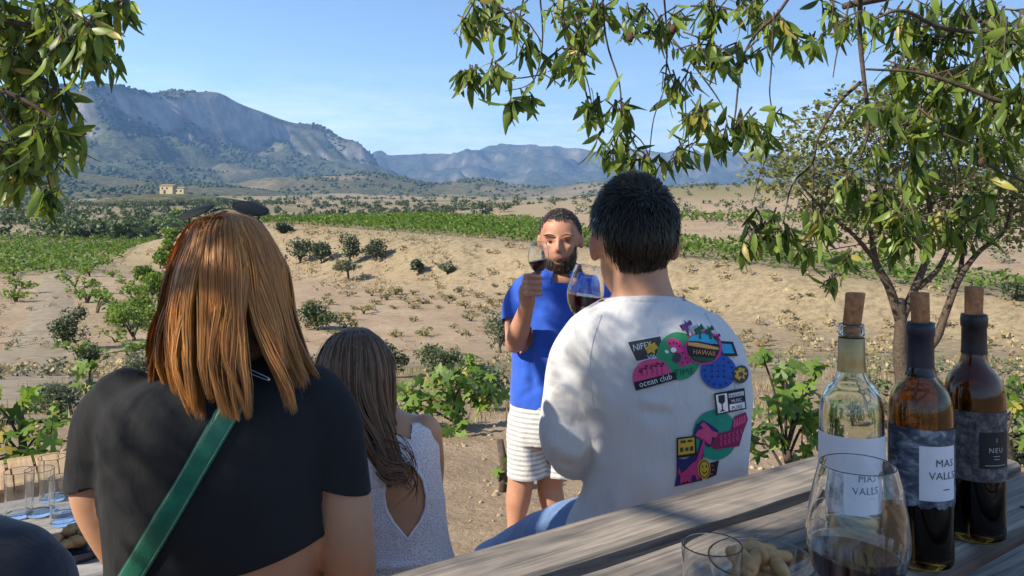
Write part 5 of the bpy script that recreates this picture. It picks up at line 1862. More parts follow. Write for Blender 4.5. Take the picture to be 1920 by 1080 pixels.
def long_hair(e, d, ys, left, right, depth, dshift, tipfun, N, seed, mt, under, radius, split=None, K=18, wave=.004, thmax=2.5, clumps=70):
    """hair hanging from the crown; ys/left/right: silhouette in photo pixels at depth d; depth: reach towards the camera"""
    r = np.random.default_rng(seed)
    ys = np.array(ys, float); left = np.array(left, float); right = np.array(right, float); depth = np.array(depth, float); dshift = np.array(dshift, float)
    cc = r.uniform(-thmax, thmax, clumps); coff = r.normal(0, 1, clumps); cw = r.uniform(0, 6.28, clumps); cl_ = r.normal(0, 1, clumps)
    th = r.uniform(-thmax, thmax, N)
    ci = np.abs(th[:, None] + r.normal(0, .05, N)[:, None] - cc[None]).argmin(1)
    lay = 1 - .20 * r.random(N) ** 1.6
    root = ys[0] + (ys[-1] - ys[0]) * (.14 * r.random(N) ** 3.0)
    tip = tipfun(th, cl_[ci], r)
    u = np.linspace(0, 1, K)[None]
    uu = u ** 1.25
    Y = root[:, None] + (tip - root)[:, None] * uu
    conv = .80 * np.clip((u - .15) / .85, 0, 1) ** 1.2
    TH = th[:, None] * (1 - conv) + cc[ci][:, None] * conv
    if split is not None:
        TH = TH + .20 * np.sign(cc[ci] - split)[:, None] * np.clip((u - .35) / .65, 0, 1) * np.exp(-((TH - split) / .55) ** 2)
    Lp = np.interp(Y, ys, left); Rp = np.interp(Y, ys, right); Dp = np.interp(Y, ys, depth); Ds = np.interp(Y, ys, dshift)
    C = (Lp + Rp) / 2; H = (Rp - Lp) / 2
    sc = lay[:, None] + .035 * coff[ci][:, None] * u + .012 * np.sin(cw[ci][:, None] + u * 9)
    fly = (r.random(N) < .012)[:, None] * (.02 + .07 * r.random((N, 1))) * np.clip(np.sin(u * 3.0 + r.uniform(0, 1.5, (N, 1))), 0, 1)
    sc = sc + fly
    X = C + H * sc * np.sin(TH) * np.where(np.abs(TH) > 1.57, 1.0, 1.0)
    X = X + (wave / d * F) * np.sin(cw[ci][:, None] * 3 + u * (6 + 3 * coff[ci][:, None])) * u
    dep = d + Ds - Dp * sc * np.cos(TH) * np.where(np.cos(TH) < 0, .8, 1.0)
    wx = (X - CX) / F * dep; wz = CAMZ - (Y - HY) / F * dep
    pth = np.stack([wx, dep, wz], -1) + r.normal(0, .0012, (N, 1, 3)) * u[..., None]
    od = np.stack([np.sin(TH), -np.cos(TH), np.full_like(TH, .15)], -1)
    h = strands('hair', pth, radius, mt, e, od, seed)
    # darker mass below the strands
    rings = []
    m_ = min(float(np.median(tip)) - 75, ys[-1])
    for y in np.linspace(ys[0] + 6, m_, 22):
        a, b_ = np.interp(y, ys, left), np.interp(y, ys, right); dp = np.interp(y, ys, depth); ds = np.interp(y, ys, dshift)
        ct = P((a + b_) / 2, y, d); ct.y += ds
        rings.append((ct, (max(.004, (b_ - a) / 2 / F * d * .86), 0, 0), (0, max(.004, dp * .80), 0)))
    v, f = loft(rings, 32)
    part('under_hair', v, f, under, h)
    return h


# ---- woman in black
DW = 1.15
W = lambda px, py, dd=0.0: P(px, py, DW) + Vector((0, dd, 0))
ew = empty('person', Vector((W(410, 1340).x, DW, 0)), 'seated woman from behind with long auburn hair and black cropped top', 'person')
rows_w = [(640, 418, 46, .045, .02), (690, 416, 52, .048, .01), (705, 415, 92, .06), (722, 414, 158, .078), (752, 413, 205, .095), (820, 413, 208, .105), (900, 412, 204, .105), (1000, 412, 194, .1), (1080, 410, 186, .1), (1180, 408, 200, .115), (1290, 405, 222, .135), (1360, 405, 210, .13)]
pcs = [torso(rows_w, DW)]
hp_, HLw = head_pieces(W(418, 566, .022), .95, (0, 1, -.05)); pcs += hp_
pcs.append(limb([(W(222, 752), .036), (W(184, 840), .036), (W(180, 930, 0), .0345), (W(208, 1030, .02), .031), (W(236, 1110, .05), .029)]))
pcs.append(limb([(W(236, 1110, .05), .030), (W(275, 1150, .16), .027), (W(320, 1160, .27), .022)])); pcs += fingers_relaxed(W(320, 1160, .27), (.1, 1, 0), (1, 0, 0), .9)
pcs.append(limb([(W(600, 756), .035), (W(626, 840), .036), (W(646, 930, -.005), .0385), (W(656, 1040, -.005), .038), (W(655, 1120, .02), .034)]))
pcs.append(limb([(W(655, 1120, .02), .034), (W(620, 1160, .14), .028), (W(580, 1165, .25), .022)])); pcs += fingers_relaxed(W(580, 1165, .25), (-.1, 1, 0), (-1, 0, 0), .9)
for sg in (-1, 1):
    h0 = W(405 + sg * 105, 1320); kn = h0 + Vector((sg * .03, .44, .0)); an = Vector((kn.x, kn.y + .03, -.05))
    pcs.append(limb([(h0, .088), (h0.lerp(kn, .5), .078), (kn, .056)])); pcs.append(limb([(kn, .056), (kn.lerp(an, .35), .052), (an, .036)]))
    pcs.append(limb([(an + Vector((0, -.03, -.03)), .034), (an + Vector((0, .08, -.045)), .034), (an + Vector((0, .17, -.055)), .024)]))
me = union(pcs, .0065, 5); tone_attr(me)
bw = part_me('body', me, M['skin_tan'], ew)
# black top
rows_s = [(668, 416, 64, .060, .012), (690, 416, 74, .064, .008), (702, 415, 112, .074), (718, 414, 172, .086), (748, 412, 214, .100), (800, 411, 217, .110), (880, 411, 211, .112), (960, 412, 210, .112), (1040, 412, 203, .112), (1110, 410, 202, .116), (1180, 408, 210, .12)]
pcs = [torso(rows_s, DW)]
pcs.append(limb([(W(238, 744), .047), (W(200, 790), .046), (W(182, 860), .0415), (W(178, 930), .0415)]))
pcs.append(limb([(W(584, 746), .050), (W(612, 790), .050), (W(628, 860, -.004), .0475), (W(638, 940, -.006), .0475)]))
me = union(pcs, .006, 6)
z = lambda px, py: W(px, py).z
folds(me, [(W(212, 760, -.09), W(228, 960, -.1), -.006, .014), (W(196, 770, -.06), W(206, 900, -.07), .006, .010), (W(232, 800, -.1), W(245, 930, -.11), .004, .012),
           (W(618, 770, -.1), W(604, 960, -.1), -.006, .014), (W(592, 800, -.11), W(560, 960, -.11), .004, .018),
           (W(300, 740, -.11), W(380, 820, -.12), .004, .02), (W(330, 900, -.12), W(500, 1010, -.12), .004, .022), (W(490, 830, -.12), W(560, 930, -.12), .006, .018), (W(510, 800, -.12), W(590, 900, -.12), -.004, .014),
           (W(240, 1010, -.1), W(420, 1060, -.12), .005, .018), (W(230, 960, -.1), W(330, 1040, -.12), -.004, .014), (W(600, 980, -.1), W(450, 1060, -.12), .004, .02), (W(415, 700, -.1), W(412, 900, -.12), -.004, .03)], .004, 9, 3, (1, 1, .6))
trim(me, [(P(540, 1060, 1.04), Vector((.22, 0, -1)), W(410, 1180), .46), (W(176, 905), Vector((.28, 0, -1)), W(172, 950), .09, lambda q: q.x < W(204, 0).x), (W(648, 905), Vector((-.3, 0, -1)), W(660, 955), .095, lambda q: q.x > W(619, 0).x), (W(416, 676), Vector((0, 0, 1)), W(416, 660), .07)])
tw = part_me('black_top', me, M['black_cloth'], ew)
sm = tw.modifiers.new('thickness', 'SOLIDIFY'); sm.thickness = .002; sm.offset = -1
BVW = BVHTree.FromPolygons([v.co.copy() for v in me.vertices], [tuple(p.vertices) for p in me.polygons])
# shorts
pcs = [torso([(1100, 409, 192, .108), (1180, 408, 207, .122), (1290, 405, 230, .142), (1375, 405, 218, .138)], DW)]
for sg in (-1, 1):
    h0 = W(405 + sg * 105, 1320); kn = h0 + Vector((sg * .03, .44, .0))
    pcs.append(limb([(h0, .095), (h0.lerp(kn, .45), .086)]))
me = union(pcs, .009, 4); part_me('shorts', me, M['navy_cloth'], ew)
# hair
ysw = [396, 402, 412, 430, 455, 500, 560, 620, 680, 715, 750, 790]
lw = [424, 394, 364, 346, 334, 317, 306, 291, 284, 292, 306, 324]
rw_ = [430, 460, 482, 498, 515, 536, 548, 564, 584, 600, 606, 606]
dpw = [.012, .045, .066, .086, .10, .116, .121, .119, .117, .118, .119, .12]
dsw = [.02, .02, .02, .02, .02, .02, .018, .012, .0, -.006, -.01, -.012]
def tip_w(th, cl_, r):
    t = np.where(th < .42, 765 + 14 * cl_ - 48 * np.clip(-th - .55, 0, 2), 712 - 30 * np.exp(-((th - .6) / .25) ** 2) + 8 * cl_)
    return np.clip(t + r.normal(0, 9, len(th)), 640, 788)
long_hair(ew, DW, ysw, lw, rw_, dpw, dsw, tip_w, 15000, 11, M['red_hair'], M['red_under'], .00058, split=.42, K=15, clumps=64, wave=.0075)
# sunglasses pushed up on her head
gl = empty('sunglasses', W(420, 398, .05), 'dark sunglasses pushed up on the auburn-haired woman\'s head', 'sunglasses')
for px, py, ti in ((368, 397, -.3), (470, 391, .26)):
    c = P(px, py, DW + .055)
    Rm = Matrix.Rotation(ti, 3, 'Y') @ Matrix.Rotation(R(-62), 3, 'X')
    v, f = ellipsoid(c, (.0265, .022, .002), None, 24, 8)
    v = [c + Matrix.Rotation(ti, 3, 'Y') @ (Matrix.Rotation(R(22), 3, 'X') @ (Vector(q) - c)) for q in v]
    part('lens', v, f, M['lens'], gl)
    ring = [c + Matrix.Rotation(ti, 3, 'Y') @ (Matrix.Rotation(R(22), 3, 'X') @ Vector((.0268 * math.cos(a), .0223 * math.sin(a), 0))) for a in np.linspace(0, 2 * math.pi, 29)]
    v, f = tube(ring, .0011, 6, False); part('rim', v, f, M['lens'], gl)
q = [P(394, 397, DW + .06), P(420, 391, DW + .066), P(444, 393, DW + .06)]
v, f = tube(smooth_path(q, 5), .0012, 6); part('bridge', v, f, M['lens'], gl)
for sg, px in ((-1, 350), (1, 490)):
    q = [P(px - sg * 4, 402, DW + .06), P(px - sg * 6, 425, DW + .07), P(px - sg * 6, 460, DW + .06)]
    v, f = tube(smooth_path(q, 5), .0012, 6); part('temple', v, f, M['lens'], gl)


# green bag strap lying on her back
def surf(bv, px, py, off, dflt):
    o = Vector((0, 0, CAMZ)); dr = (P(px, py, 1.0) - o).normalized()
    h = bv.ray_cast(o, dr, 6)
    if h[0] is None: return dflt, Vector((0, -1, 0))
    n = h[1] if h[1].dot(dr) < 0 else -h[1]
    return h[0] + n * off, n


bag = empty('crossbody_bag', W(300, 1150, -.1), 'green leather bag strap crossing the back of the black top', 'bag')
cl0, cl1 = Vector((452, 735)), Vector((238, 1100))
perp = Vector((.862, .506)) * 21
v, f, st = [], [], ([], [])
NS = 46
for i in range(NS + 1):
    c = cl0.lerp(cl1, i / NS)
    for k in range(5):
        q = c + perp * (k / 2 - 1)
        p_, n_v = surf(BVW, q.x, q.y, .0045, W(q.x, q.y, -.118))
        v.append(p_)
    for j, k in ((0, -.82), (1, .82)):
        q = c + perp * k; st[j].append(surf(BVW, q.x, q.y, .0058, W(q.x, q.y, -.119))[0])
va = np.array([list(p_) for p_ in v]).reshape(NS + 1, 5, 3)
for _ in range(8):
    va[1:-1] = (va[:-2] + va[1:-1] * 2 + va[2:]) / 4
v = [tuple(p_) for p_ in va.reshape(-1, 3)]
for i in range(NS):
    for k in range(4): f.append((i * 5 + k, i * 5 + k + 1, (i + 1) * 5 + k + 1, (i + 1) * 5 + k))
o = part('strap', v, f, M['green_leather'], bag)
sm = o.modifiers.new('thickness', 'SOLIDIFY'); sm.thickness = .003; sm.offset = 0
for j in (0, 1):
    sv = np.array([list(p_) for p_ in st[j]])
    for _ in range(8): sv[1:-1] = (sv[:-2] + sv[1:-1] * 2 + sv[2:]) / 4
    vv, ff = tube([Vector(p_) for p_ in sv], .0007, 5); part('stitching', vv, ff, M['stitch'], o)
mb = MB(); mb.box(W(250, 1330, .18), .2, .06, .14); mb.build('pouch', M['green_leather'], bag, False)
ring = [surf(BVW, 488 + 20 * math.cos(a) + 4 * math.sin(a), 708 + 13 * math.sin(a) + 8 * math.cos(a), .01, W(488, 708, -.12))[0] for a in np.linspace(0, 2 * math.pi, 25)]
rg = np.array([list(p_) for p_ in ring]); rg[:, 1] = rg[:, 1].min() - .004
v, f = tube([Vector(p_) for p_ in rg], .0016, 6, False); part('buckle_ring', v, f, M['metal'], bag)

# ---- girl in white lace
DG = 1.62
G = lambda px, py, dd=0.0: P(px, py, DG) + Vector((0, dd, 0))
eg = empty('person', Vector((G(740, 1100).x, DG, gz(G(740, 1100).x, DG))), 'seated girl from behind with long brown hair and open-backed white lace dress', 'person')
rows_g = [(740, 690, 32, .04), (768, 705, 36, .042), (784, 718, 62, .052), (800, 724, 84, .062), (830, 728, 88, .072), (880, 731, 88, .078), (940, 736, 90, .08), (1000, 740, 93, .084), (1060, 745, 102, .092), (1150, 748, 116, .105), (1230, 748, 112, .1)]
pcs = [torso(rows_g, DG)]
hpz, _ = head_pieces(G(667, 727, .012), .88, (-.15, 1, -.2)); pcs += hpz
for sg, sx_ in ((1, 795), (-1, 650)):
    pcs.append(limb([(G(sx_, 808, 0), .036), (G(sx_ + sg * 4, 880, .05), .033), (G(sx_, 960, .10), .029)])); pcs.append(limb([(G(sx_, 960, .1), .029), (G(sx_ - sg * 25, 985, .22), .022)])); pcs += fingers_relaxed(G(sx_ - sg * 25, 985, .22), (-sg * .2, 1, 0), (-sg, 0, 0), .8)
gz_g = gz(G(740, 1100).x, 2.0)
for sg in (-1, 1):
    h0 = G(748 + sg * 55, 1190); kn = h0 + Vector((-.03 + sg * .02, .34, -.13)); an = Vector((kn.x, kn.y + .05, gz_g + .07))
    pcs.append(limb([(h0, .075), (kn, .05)])); pcs.append(limb([(kn, .05), (kn.lerp(an, .35), .046), (an, .033)])); pcs.append(limb([(an + Vector((0, -.03, -.03)), .03), (an + Vector((0, .14, -.045)), .024)]))
me = union(pcs, .006, 5); tone_attr(me, [((G(760, 930, -.08)), (.05, .05, .05), .0)])
bg_ = part_me('body', me, M['skin_tan'], eg)
rows_d = [(786, 722, 72, .056), (800, 725, 90, .066), (830, 729, 94, .077), (880, 732, 94, .083), (940, 737, 96, .085), (1000, 741, 99, .089), (1030, 743, 104, .094), (1060, 746, 110, .100), (1150, 749, 124, .114), (1240, 749, 122, .11)]
me = union([torso(rows_d, DG)], .003, 5)
folds(me, [(G(700, 1028, -.09), G(850, 1020, -.09), .005, .008), (G(700, 1040, -.09), G(850, 1034, -.09), -.003, .008)], .0025, 26, 5)
def tear(y):
    return np.interp(y, [862, 875, 900, 930, 955, 980, 1000, 1013], [0, 20, 36, 41, 38, 26, 10, 0])
bm = bmesh.new(); bm.from_mesh(me)
dl = []
for fc in bm.faces:
    c = fc.calc_center_median()
    px, py = CX + c.x / c.y * F, HY - (c.z - CAMZ) / c.y * F
    if c.y < DG and 862 < py < 1013 and abs(px - (764 - .05 * (1013 - py))) < tear(py): dl.append(fc)
    elif py < 812 + .35 * abs(px - 735) * (px < 770) and px < 772: dl.append(fc)
bmesh.ops.delete(bm, geom=dl, context='FACES'); bm.to_mesh(me); bm.free(); me.update()
me.polygons.foreach_set('use_smooth', np.ones(len(me.polygons), dtype=bool))
dr_ = part_me('lace_dress', me, M['lace'], eg)
bmx = newmesh('t', *torso(rows_d, DG)); BVG = BVHTree.FromPolygons([v.co.copy() for v in bmx.vertices], [tuple(p.vertices) for p in bmx.polygons])
edge = []
for y in np.linspace(864, 1013, 26): edge.append((764 - .05 * (1013 - y) + tear(y), y))
for y in np.linspace(1010, 864, 26): edge.append((764 - .05 * (1013 - y) - tear(y), y))
v, f = tube([surf(BVG, a, b_, -.0015, G(a, b_, -.09))[0] for a, b_ in edge], .0032, 6, False); part('neck_trim', v, f, M['lace_trim'], dr_)
ysg = [614, 620, 632, 650, 675, 705, 740, 775, 810, 850, 885, 915]
lg = [664, 640, 618, 604, 594, 588, 592, 612, 640, 668, 694, 712]
rg_ = [672, 694, 712, 726, 737, 743, 744, 746, 752, 762, 772, 778]
dpg = [.01, .04, .062, .08, .092, .098, .098, .094, .092, .094, .096, .096]
dsg = [.01] * 5 + [.008, .004, .0, -.002, -.004, -.006, -.008]
def tip_g(th, cl_, r):
    return np.clip(885 + 16 * cl_ + r.normal(0, 12, len(th)), 800, 914)
hg = long_hair(eg, DG, ysg, lg, rg_, dpg, dsg, tip_g, 8000, 21, M['brown_hair'], M['brown_under'], .0008, K=13, wave=.006, clumps=44)
# loose strands blowing over her shoulder
rl = np.random.default_rng(4); ps = []
for k in range(46):
    y0 = rl.uniform(780, 830); b0_ = rl.uniform(0, 1)
    pts = smooth_path([G(735, y0, -.10), G(765 + 20 * b0_, y0 + 2 + 25 * b0_, -.112), G(785 + 12 * b0_, y0 + 40 + 18 * b0_, -.108), G(772 + rl.normal(0, 12), y0 + 78 + rl.normal(0, 12), -.104)], 5)
    if k % 3: pts = smooth_path([G(720, y0 + 30, -.1), G(742, y0 + 45, -.11), G(770, y0 + 45 + 10 * b0_, -.108), G(784, y0 + 60 + rl.normal(0, 10), -.1)], 5)
    ps.append([list(p_) for p_ in pts])
strands('loose_hair', np.array(ps), .0008, M['brown_hair'], eg)
# ---- seated man in the white sweatshirt
def merged(a, b_):
    """two finished surfaces as one body mesh (the finer hand is sunk into the forearm)"""
    bm = bmesh.new(); bm.from_mesh(a); bm.from_mesh(b_)
    bm.to_mesh(a); bm.free(); a.update()
    a.polygons.foreach_set('use_smooth', np.ones(len(a.polygons), dtype=bool))
    return a


DM = 1.5
Q = lambda px, py, dd=0.0: P(px, py, DM) + Vector((0, dd, 0))
em = empty('person', Vector((Q(1220, 1100).x, DM, 0)), 'seated man from behind with short black hair and white printed sweatshirt', 'person')
rows_m = [(470, 1196, 50, .055), (520, 1200, 52, .056), (556, 1206, 58, .06), (580, 1210, 95, .08), (620, 1214, 125, .085), (700, 1222, 135, .085), (800, 1240, 120, .085), (930, 1240, 120, .09), (1060, 1222, 160, .13), (1130, 1222, 160, .13)]
pcs = [torso(rows_m, DM)]
hd, HLm = head_pieces(Q(1191, 450, .02), .98, (-.08, 1, -.03)); pcs += hd
elb = Q(1080, 862, .04); wr = P(1092, 668, 1.79)
pcs.append(limb([(Q(1105, 645), .036), (Q(1080, 740, .01), .036), (elb, .034)])); pcs.append(limb([(elb, .04), (elb.lerp(wr, .5), .036), (wr, .027)]))
GM = P(1086, 634, 1.84)
hand_m = hand_grip(GM + Vector((.002, 0, .0)), wr, -1, 1.0)
elr = Q(1352, 860, .12)
pcs.append(limb([(Q(1325, 645), .038), (Q(1346, 750, .06), .036), (elr, .034)])); wr2 = Q(1240, 900, .33); pcs.append(limb([(elr, .04), (wr2, .027)])); pcs += fingers_relaxed(wr2, (-.8, .5, 0), (0, 0, 1), .95)
legs = [[(Q(1172, 1010), .092), (P(1042, 1018, 1.66), .074), (P(915, 1066, 2.0), .058)], [(Q(1275, 1015), .092), (P(1230, 1030, 1.72), .076), (P(1190, 1060, 2.02), .058)]]
shins = []
for lg_ in legs:
    kn = lg_[-1][0]; an = Vector((kn.x + .02, kn.y + .03, gz(kn.x, kn.y) + .08))
    shins.append([(kn, .057), (kn.lerp(an, .35), .054), (an, .04)])
    pcs.append(limb([(p_, r_2 * .93) for p_, r_2 in lg_])); pcs.append(limb([(p_, r_2 * .9) for p_, r_2 in shins[-1]]))
me = merged(union(pcs, .0055, 5), union(hand_m, .003, 3)); tone_attr(me, [(HLm(-.08, -.005, -.012), (.016, .03, .04), .55), (HLm(.08, -.005, -.012), (.016, .03, .04), .55)])
part_me('body', me, M['skin_man'], em)
pcs = [limb(l) for l in legs] + [limb(s_) for s_ in shins] + [torso([(960, 1228, 150, .126), (1060, 1222, 166, .137), (1120, 1222, 162, .134)], DM)]
me = union(pcs, .008, 4); folds(me, [], .005, 16, 8); part_me('jeans', me, M['denim'], em)
for s_ in shins:
    an = s_[-1][0]
    v, f = loft([(an + Vector((0, -.04, -.075)), (.035, 0, 0), (0, 0, .012)), (an + Vector((0, -.05, -.04)), (.038, 0, 0), (0, 0, .035)), (an + Vector((0, .08, -.05)), (.045, 0, 0), (0, 0, .028)), (an + Vector((0, .2, -.062)), (.03, 0, 0), (0, 0, .014))], 18)
    part('shoe', v, f, M['shoe'], em)
# sweatshirt
rows_t = [(538, 1203, 60, .064), (556, 1206, 70, .07), (568, 1208, 92, .08), (585, 1211, 124, .092), (608, 1214, 152, .104), (640, 1218, 172, .116), (690, 1228, 175, .126), (740, 1240, 166, .130), (800, 1250, 151, .130), (870, 1250, 143, .130), (930, 1243, 150, .134), (985, 1228, 164, .138), (1030, 1222, 172, .138)]
pcs = [torso(rows_t, DM, 0, 48, 2.4)]
pcs.append(limb([(Q(1120, 628), .060), (Q(1088, 680, -.004), .062), (Q(1072, 750, -.005), .057), (Q(1066, 815, 0), .056), (Q(1082, 862, .045), .050)], 24))
pcs.append(limb([(Q(1080, 858, .04), .053), (elb.lerp(wr, .45), .05), (elb.lerp(wr, .85), .043), (wr.lerp(GM, .25), .038)], 20))
pcs.append(limb([(Q(1322, 640), .058), (Q(1346, 720, .04), .056), (Q(1350, 790, .08), .053), (elr, .05)], 20)); pcs.append(limb([(elr, .05), (elr.lerp(wr2, .6), .045), (wr2, .038)], 16))
me = union(pcs, .0055, 4)
Z_ = -.125
folds(me, [
    (Q(1106, 745, -.09), Q(1112, 950, -.10), -.022, .014), (Q(1118, 720, -.12), Q(1180, 640, -.11), -.006, .022), (Q(1130, 780, -.12), Q(1140, 960, -.13), .010, .016), (Q(1092, 800, -.06), Q(1095, 900, -.06), .010, .014),
    (Q(1040, 700, -.05), Q(1110, 760, -.08), .006, .014), (Q(1030, 760, -.04), Q(1105, 800, -.08), -.006, .012), (Q(1022, 800, -.03), Q(1090, 850, -.06), .008, .014), (Q(1030, 850, -.02), Q(1085, 880, -.05), -.006, .012),
    (Q(1150, 585, -.09), Q(1060, 640, -.05), .004, .02), (Q(1165, 735, -.13), Q(1240, 745, -.135), -.006, .014), (Q(1175, 722, -.13), Q(1235, 730, -.135), .005, .012),
    (Q(1240, 590, -.1), Q(1330, 622, -.09), .005, .014), (Q(1200, 580, -.1), Q(1300, 600, -.09), -.004, .012),
    (Q(1180, 840, -.13), Q(1260, 960, -.14), .007, .03), (Q(1250, 800, -.13), Q(1230, 960, -.14), -.006, .026), (Q(1330, 860, -.12), Q(1300, 960, -.13), .006, .022), (Q(1140, 880, -.12), Q(1120, 985, -.12), .008, .016),
    (Q(1080, 930, -.1), Q(1160, 975, -.13), .008, .014), (Q(1060, 955, -.09), Q(1110, 990, -.12), -.008, .012), (Q(1370, 700, -.06), Q(1350, 860, -.1), .004, .02)], .0045, 8, 13, (1, 1, .7))
trim(me, [(Q(1200, 996), Vector((.05, 0, -1)), Q(1222, 1060), .32), (Q(1204, 566, 0), Vector((0, .16, 1)), Q(1203, 540), .085)])
ts = part_me('sweatshirt', me, M['white_cloth'], em)
sm = ts.modifiers.new('thickness', 'SOLIDIFY'); sm.thickness = .003; sm.offset = -1
BVM = BVHTree.FromPolygons([v.co.copy() for v in me.vertices], [tuple(p.vertices) for p in me.polygons])
col_pts = [Vector((Q(1206, 0).x + .067 * math.cos(a), DM + .002 + .067 * math.sin(a), Q(0, 568).z - .012 * math.sin(a))) for a in np.linspace(0, 2 * math.pi, 40)]
v, f = tube(col_pts, .0085, 8, False); part('collar', v, f, M['white_cloth'], ts)

# armhole and back seams
def seam(pts):
    q = smooth_path([Vector((a, b_, 0)) for a, b_ in pts], 8)
    pp = [surf(BVM, p_.x, p_.y, .0006, None)[0] for p_ in q]
    pp = [p_ for p_ in pp if p_ is not None]
    v, f = tube(pp, .0011, 6); part('seam', v, f, M['white_cloth'], em).parent = em
seam([(1128, 592), (1112, 640), (1106, 690), (1110, 740), (1114, 770)])
seam([(1322, 588), (1352, 640), (1372, 690), (1380, 740)])

# short black hair
def short_hair(e, c, Lf, fwd, radii, N, length, seed, mt, under, test, radius=.0009, lift=.35, flow=None, capscale=.97, cap=True, K=6, off=(0, 0, 0)):
    r = np.random.default_rng(seed)
    f_ = Vector(fwd).normalized(); up = Vector((0, 0, 1)); up = (up - f_ * up.dot(f_)).normalized(); rt = f_.cross(up)
    Rm = np.array(Matrix((rt, f_, up)).transposed())
    d = r.standard_normal((N * 3, 3)); d /= np.linalg.norm(d, axis=1)[:, None]
    keep = test(d, r); d = d[keep][:N]
    n = len(d)
    rad_ = np.array(radii)
    p0 = d * rad_ + np.array(off)
    nrm = d / rad_; nrm /= np.linalg.norm(nrm, axis=1)[:, None]
    fl = np.array(flow(d)) if flow else np.tile([0, -.2, -1.0], (n, 1))
    fl = fl + r.normal(0, .22, (n, 3))
    fl = fl - nrm * (fl * nrm).sum(1)[:, None]; fl /= np.linalg.norm(fl, axis=1)[:, None] + 1e-9
    ln = length * r.uniform(.6, 1.2, n)
    if callable(lift): lf = lift(d)
    else: lf = np.full(n, lift)
    t = np.linspace(0, 1, K)
    pth = p0[:, None] + fl[:, None] * (ln[:, None] * t)[..., None] + nrm[:, None] * (ln[:, None] * (lf[:, None] * t * (1 - .35 * t)))[..., None]
    pth = pth @ Rm.T + np.array(Vector(c))
    h = strands('hair', pth, radius, mt, e, (nrm @ Rm.T)[:, None, :], seed)
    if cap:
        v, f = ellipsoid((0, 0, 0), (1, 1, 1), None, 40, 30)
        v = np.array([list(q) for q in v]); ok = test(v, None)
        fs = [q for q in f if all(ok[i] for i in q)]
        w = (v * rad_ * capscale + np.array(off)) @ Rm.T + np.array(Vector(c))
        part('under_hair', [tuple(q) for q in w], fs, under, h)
    return h


hc = HLm(0, -.008, .020)
def test_m(d, r):
    # hairline: high at the face, round the ears, down to the nape
    az = np.arctan2(d[:, 0], -d[:, 1])                      # 0 at the back of the head
    lim = np.interp(np.abs(az), [0, .5, .9, 1.15, 1.5, 1.9, 2.3, 3.2], [-.88, -.82, -.50, -.05, .12, .16, .45, .5])
    if r is not None: lim = lim + .10 * r.standard_normal(len(d)) * (np.abs(az) < 1.2)
    return d[:, 2] > lim
def flow_m(d):
    # from the crown: forwards on top, down at the back and sides
    top = np.clip((d[:, 2] - .45) / .3, 0, 1)[:, None]
    return top * np.array([-.15, .9, -.1]) + (1 - top) * (np.array([0, -.05, -1.0]) + np.stack([d[:, 0] * .15, d[:, 1] * 0, d[:, 2] * 0], -1))
lift_m = lambda d: np.clip(.12 + .38 * np.clip(d[:, 2], 0, 1), .08, .5) * np.clip((d[:, 2] + .95) / .6, .15, 1)
short_hair(em, hc, HLm, (-.08, 1, -.03), (.0785, .102, .100), 5200, .026, 51, M['black_hair'], M['black_under'], test_m, .0011, lift_m, flow_m, .985)

gm_c = P(1098, 546, 1.84); gm_a = Vector((math.sin(R(8)), 0, math.cos(R(8))))
gm = wine_glass(gm_c - gm_a * .155 * 1.0, 'big wine glass of red wine raised by the man in the white sweatshirt', 1.0, (0, R(8), 0), .146)

# ---- printed patches on the sweatshirt
def flat(name, c, rough=.75): return simple(name, c, tuple(x * .85 for x in c), 90, rough)
INK = {'black': (.02, .02, .022), 'char': (.06, .06, .06), 'white': (.75, .75, .74), 'pink': (.72, .08, .22), 'hot': (.62, .05, .22), 'maroon': (.26, .02, .08), 'green': (.035, .30, .12), 'teal': (.02, .30, .20), 'dgreen': (.015, .10, .05), 'blue': (.02, .10, .40), 'navy': (.025, .03, .14), 'sky': (.04, .36, .58), 'orange': (.72, .32, .10), 'yellow': (.70, .45, .04), 'purple': (.10, .03, .16)}
INKM = {k: flat('print_' + k, c) for k, c in INK.items()}


def decal(name, pts, ink, layer, parent=None):
    bm = bmesh.new()
    vs = [bm.verts.new((a, b_, 0)) for a, b_ in pts]
    bm.faces.new(vs)
    bmesh.ops.triangulate(bm, faces=bm.faces[:])
    for _ in range(3):
        es = [e_ for e_ in bm.edges if e_.calc_length() > 7]
        if not es: break
        bmesh.ops.subdivide_edges(bm, edges=es, cuts=1, use_grid_fill=False)
        bmesh.ops.triangulate(bm, faces=bm.faces[:])
    co = [surf(BVM, v.co.x, v.co.y, .0012 + .0005 * layer, None)[0] for v in bm.verts]
    bm.verts.index_update()
    fs = [tuple(v.index for v in fc.verts) for fc in bm.faces]
    bm.free()
    fs = [q for q in fs if all(co[i] is not None for i in q)]
    fs = [q for q in fs if max((co[q[0]] - co[q[1]]).length, (co[q[1]] - co[q[2]]).length, (co[q[2]] - co[q[0]]).length) < .06]
    co = [c if c is not None else Vector((0, 0, 0)) for c in co]
    used_ = sorted({i for q in fs for i in q}); mp_ = {a: b_ for b_, a in enumerate(used_)}
    if not fs: return None
    me = newmesh(name, [co[i] for i in used_], [tuple(mp_[i] for i in q) for q in fs])
    return link(name, me, INKM[ink], parent or ts)


def ell(cx, cy, rx, ry, rot=0, n=26, a0=0, a1=2 * math.pi):
    return [(cx + rx * math.cos(a) * math.cos(rot) - ry * math.sin(a) * math.sin(rot), cy + rx * math.cos(a) * math.sin(rot) + ry * math.sin(a) * math.cos(rot)) for a in np.linspace(a0, a1, n, endpoint=abs(a1 - a0) < 6.2)]


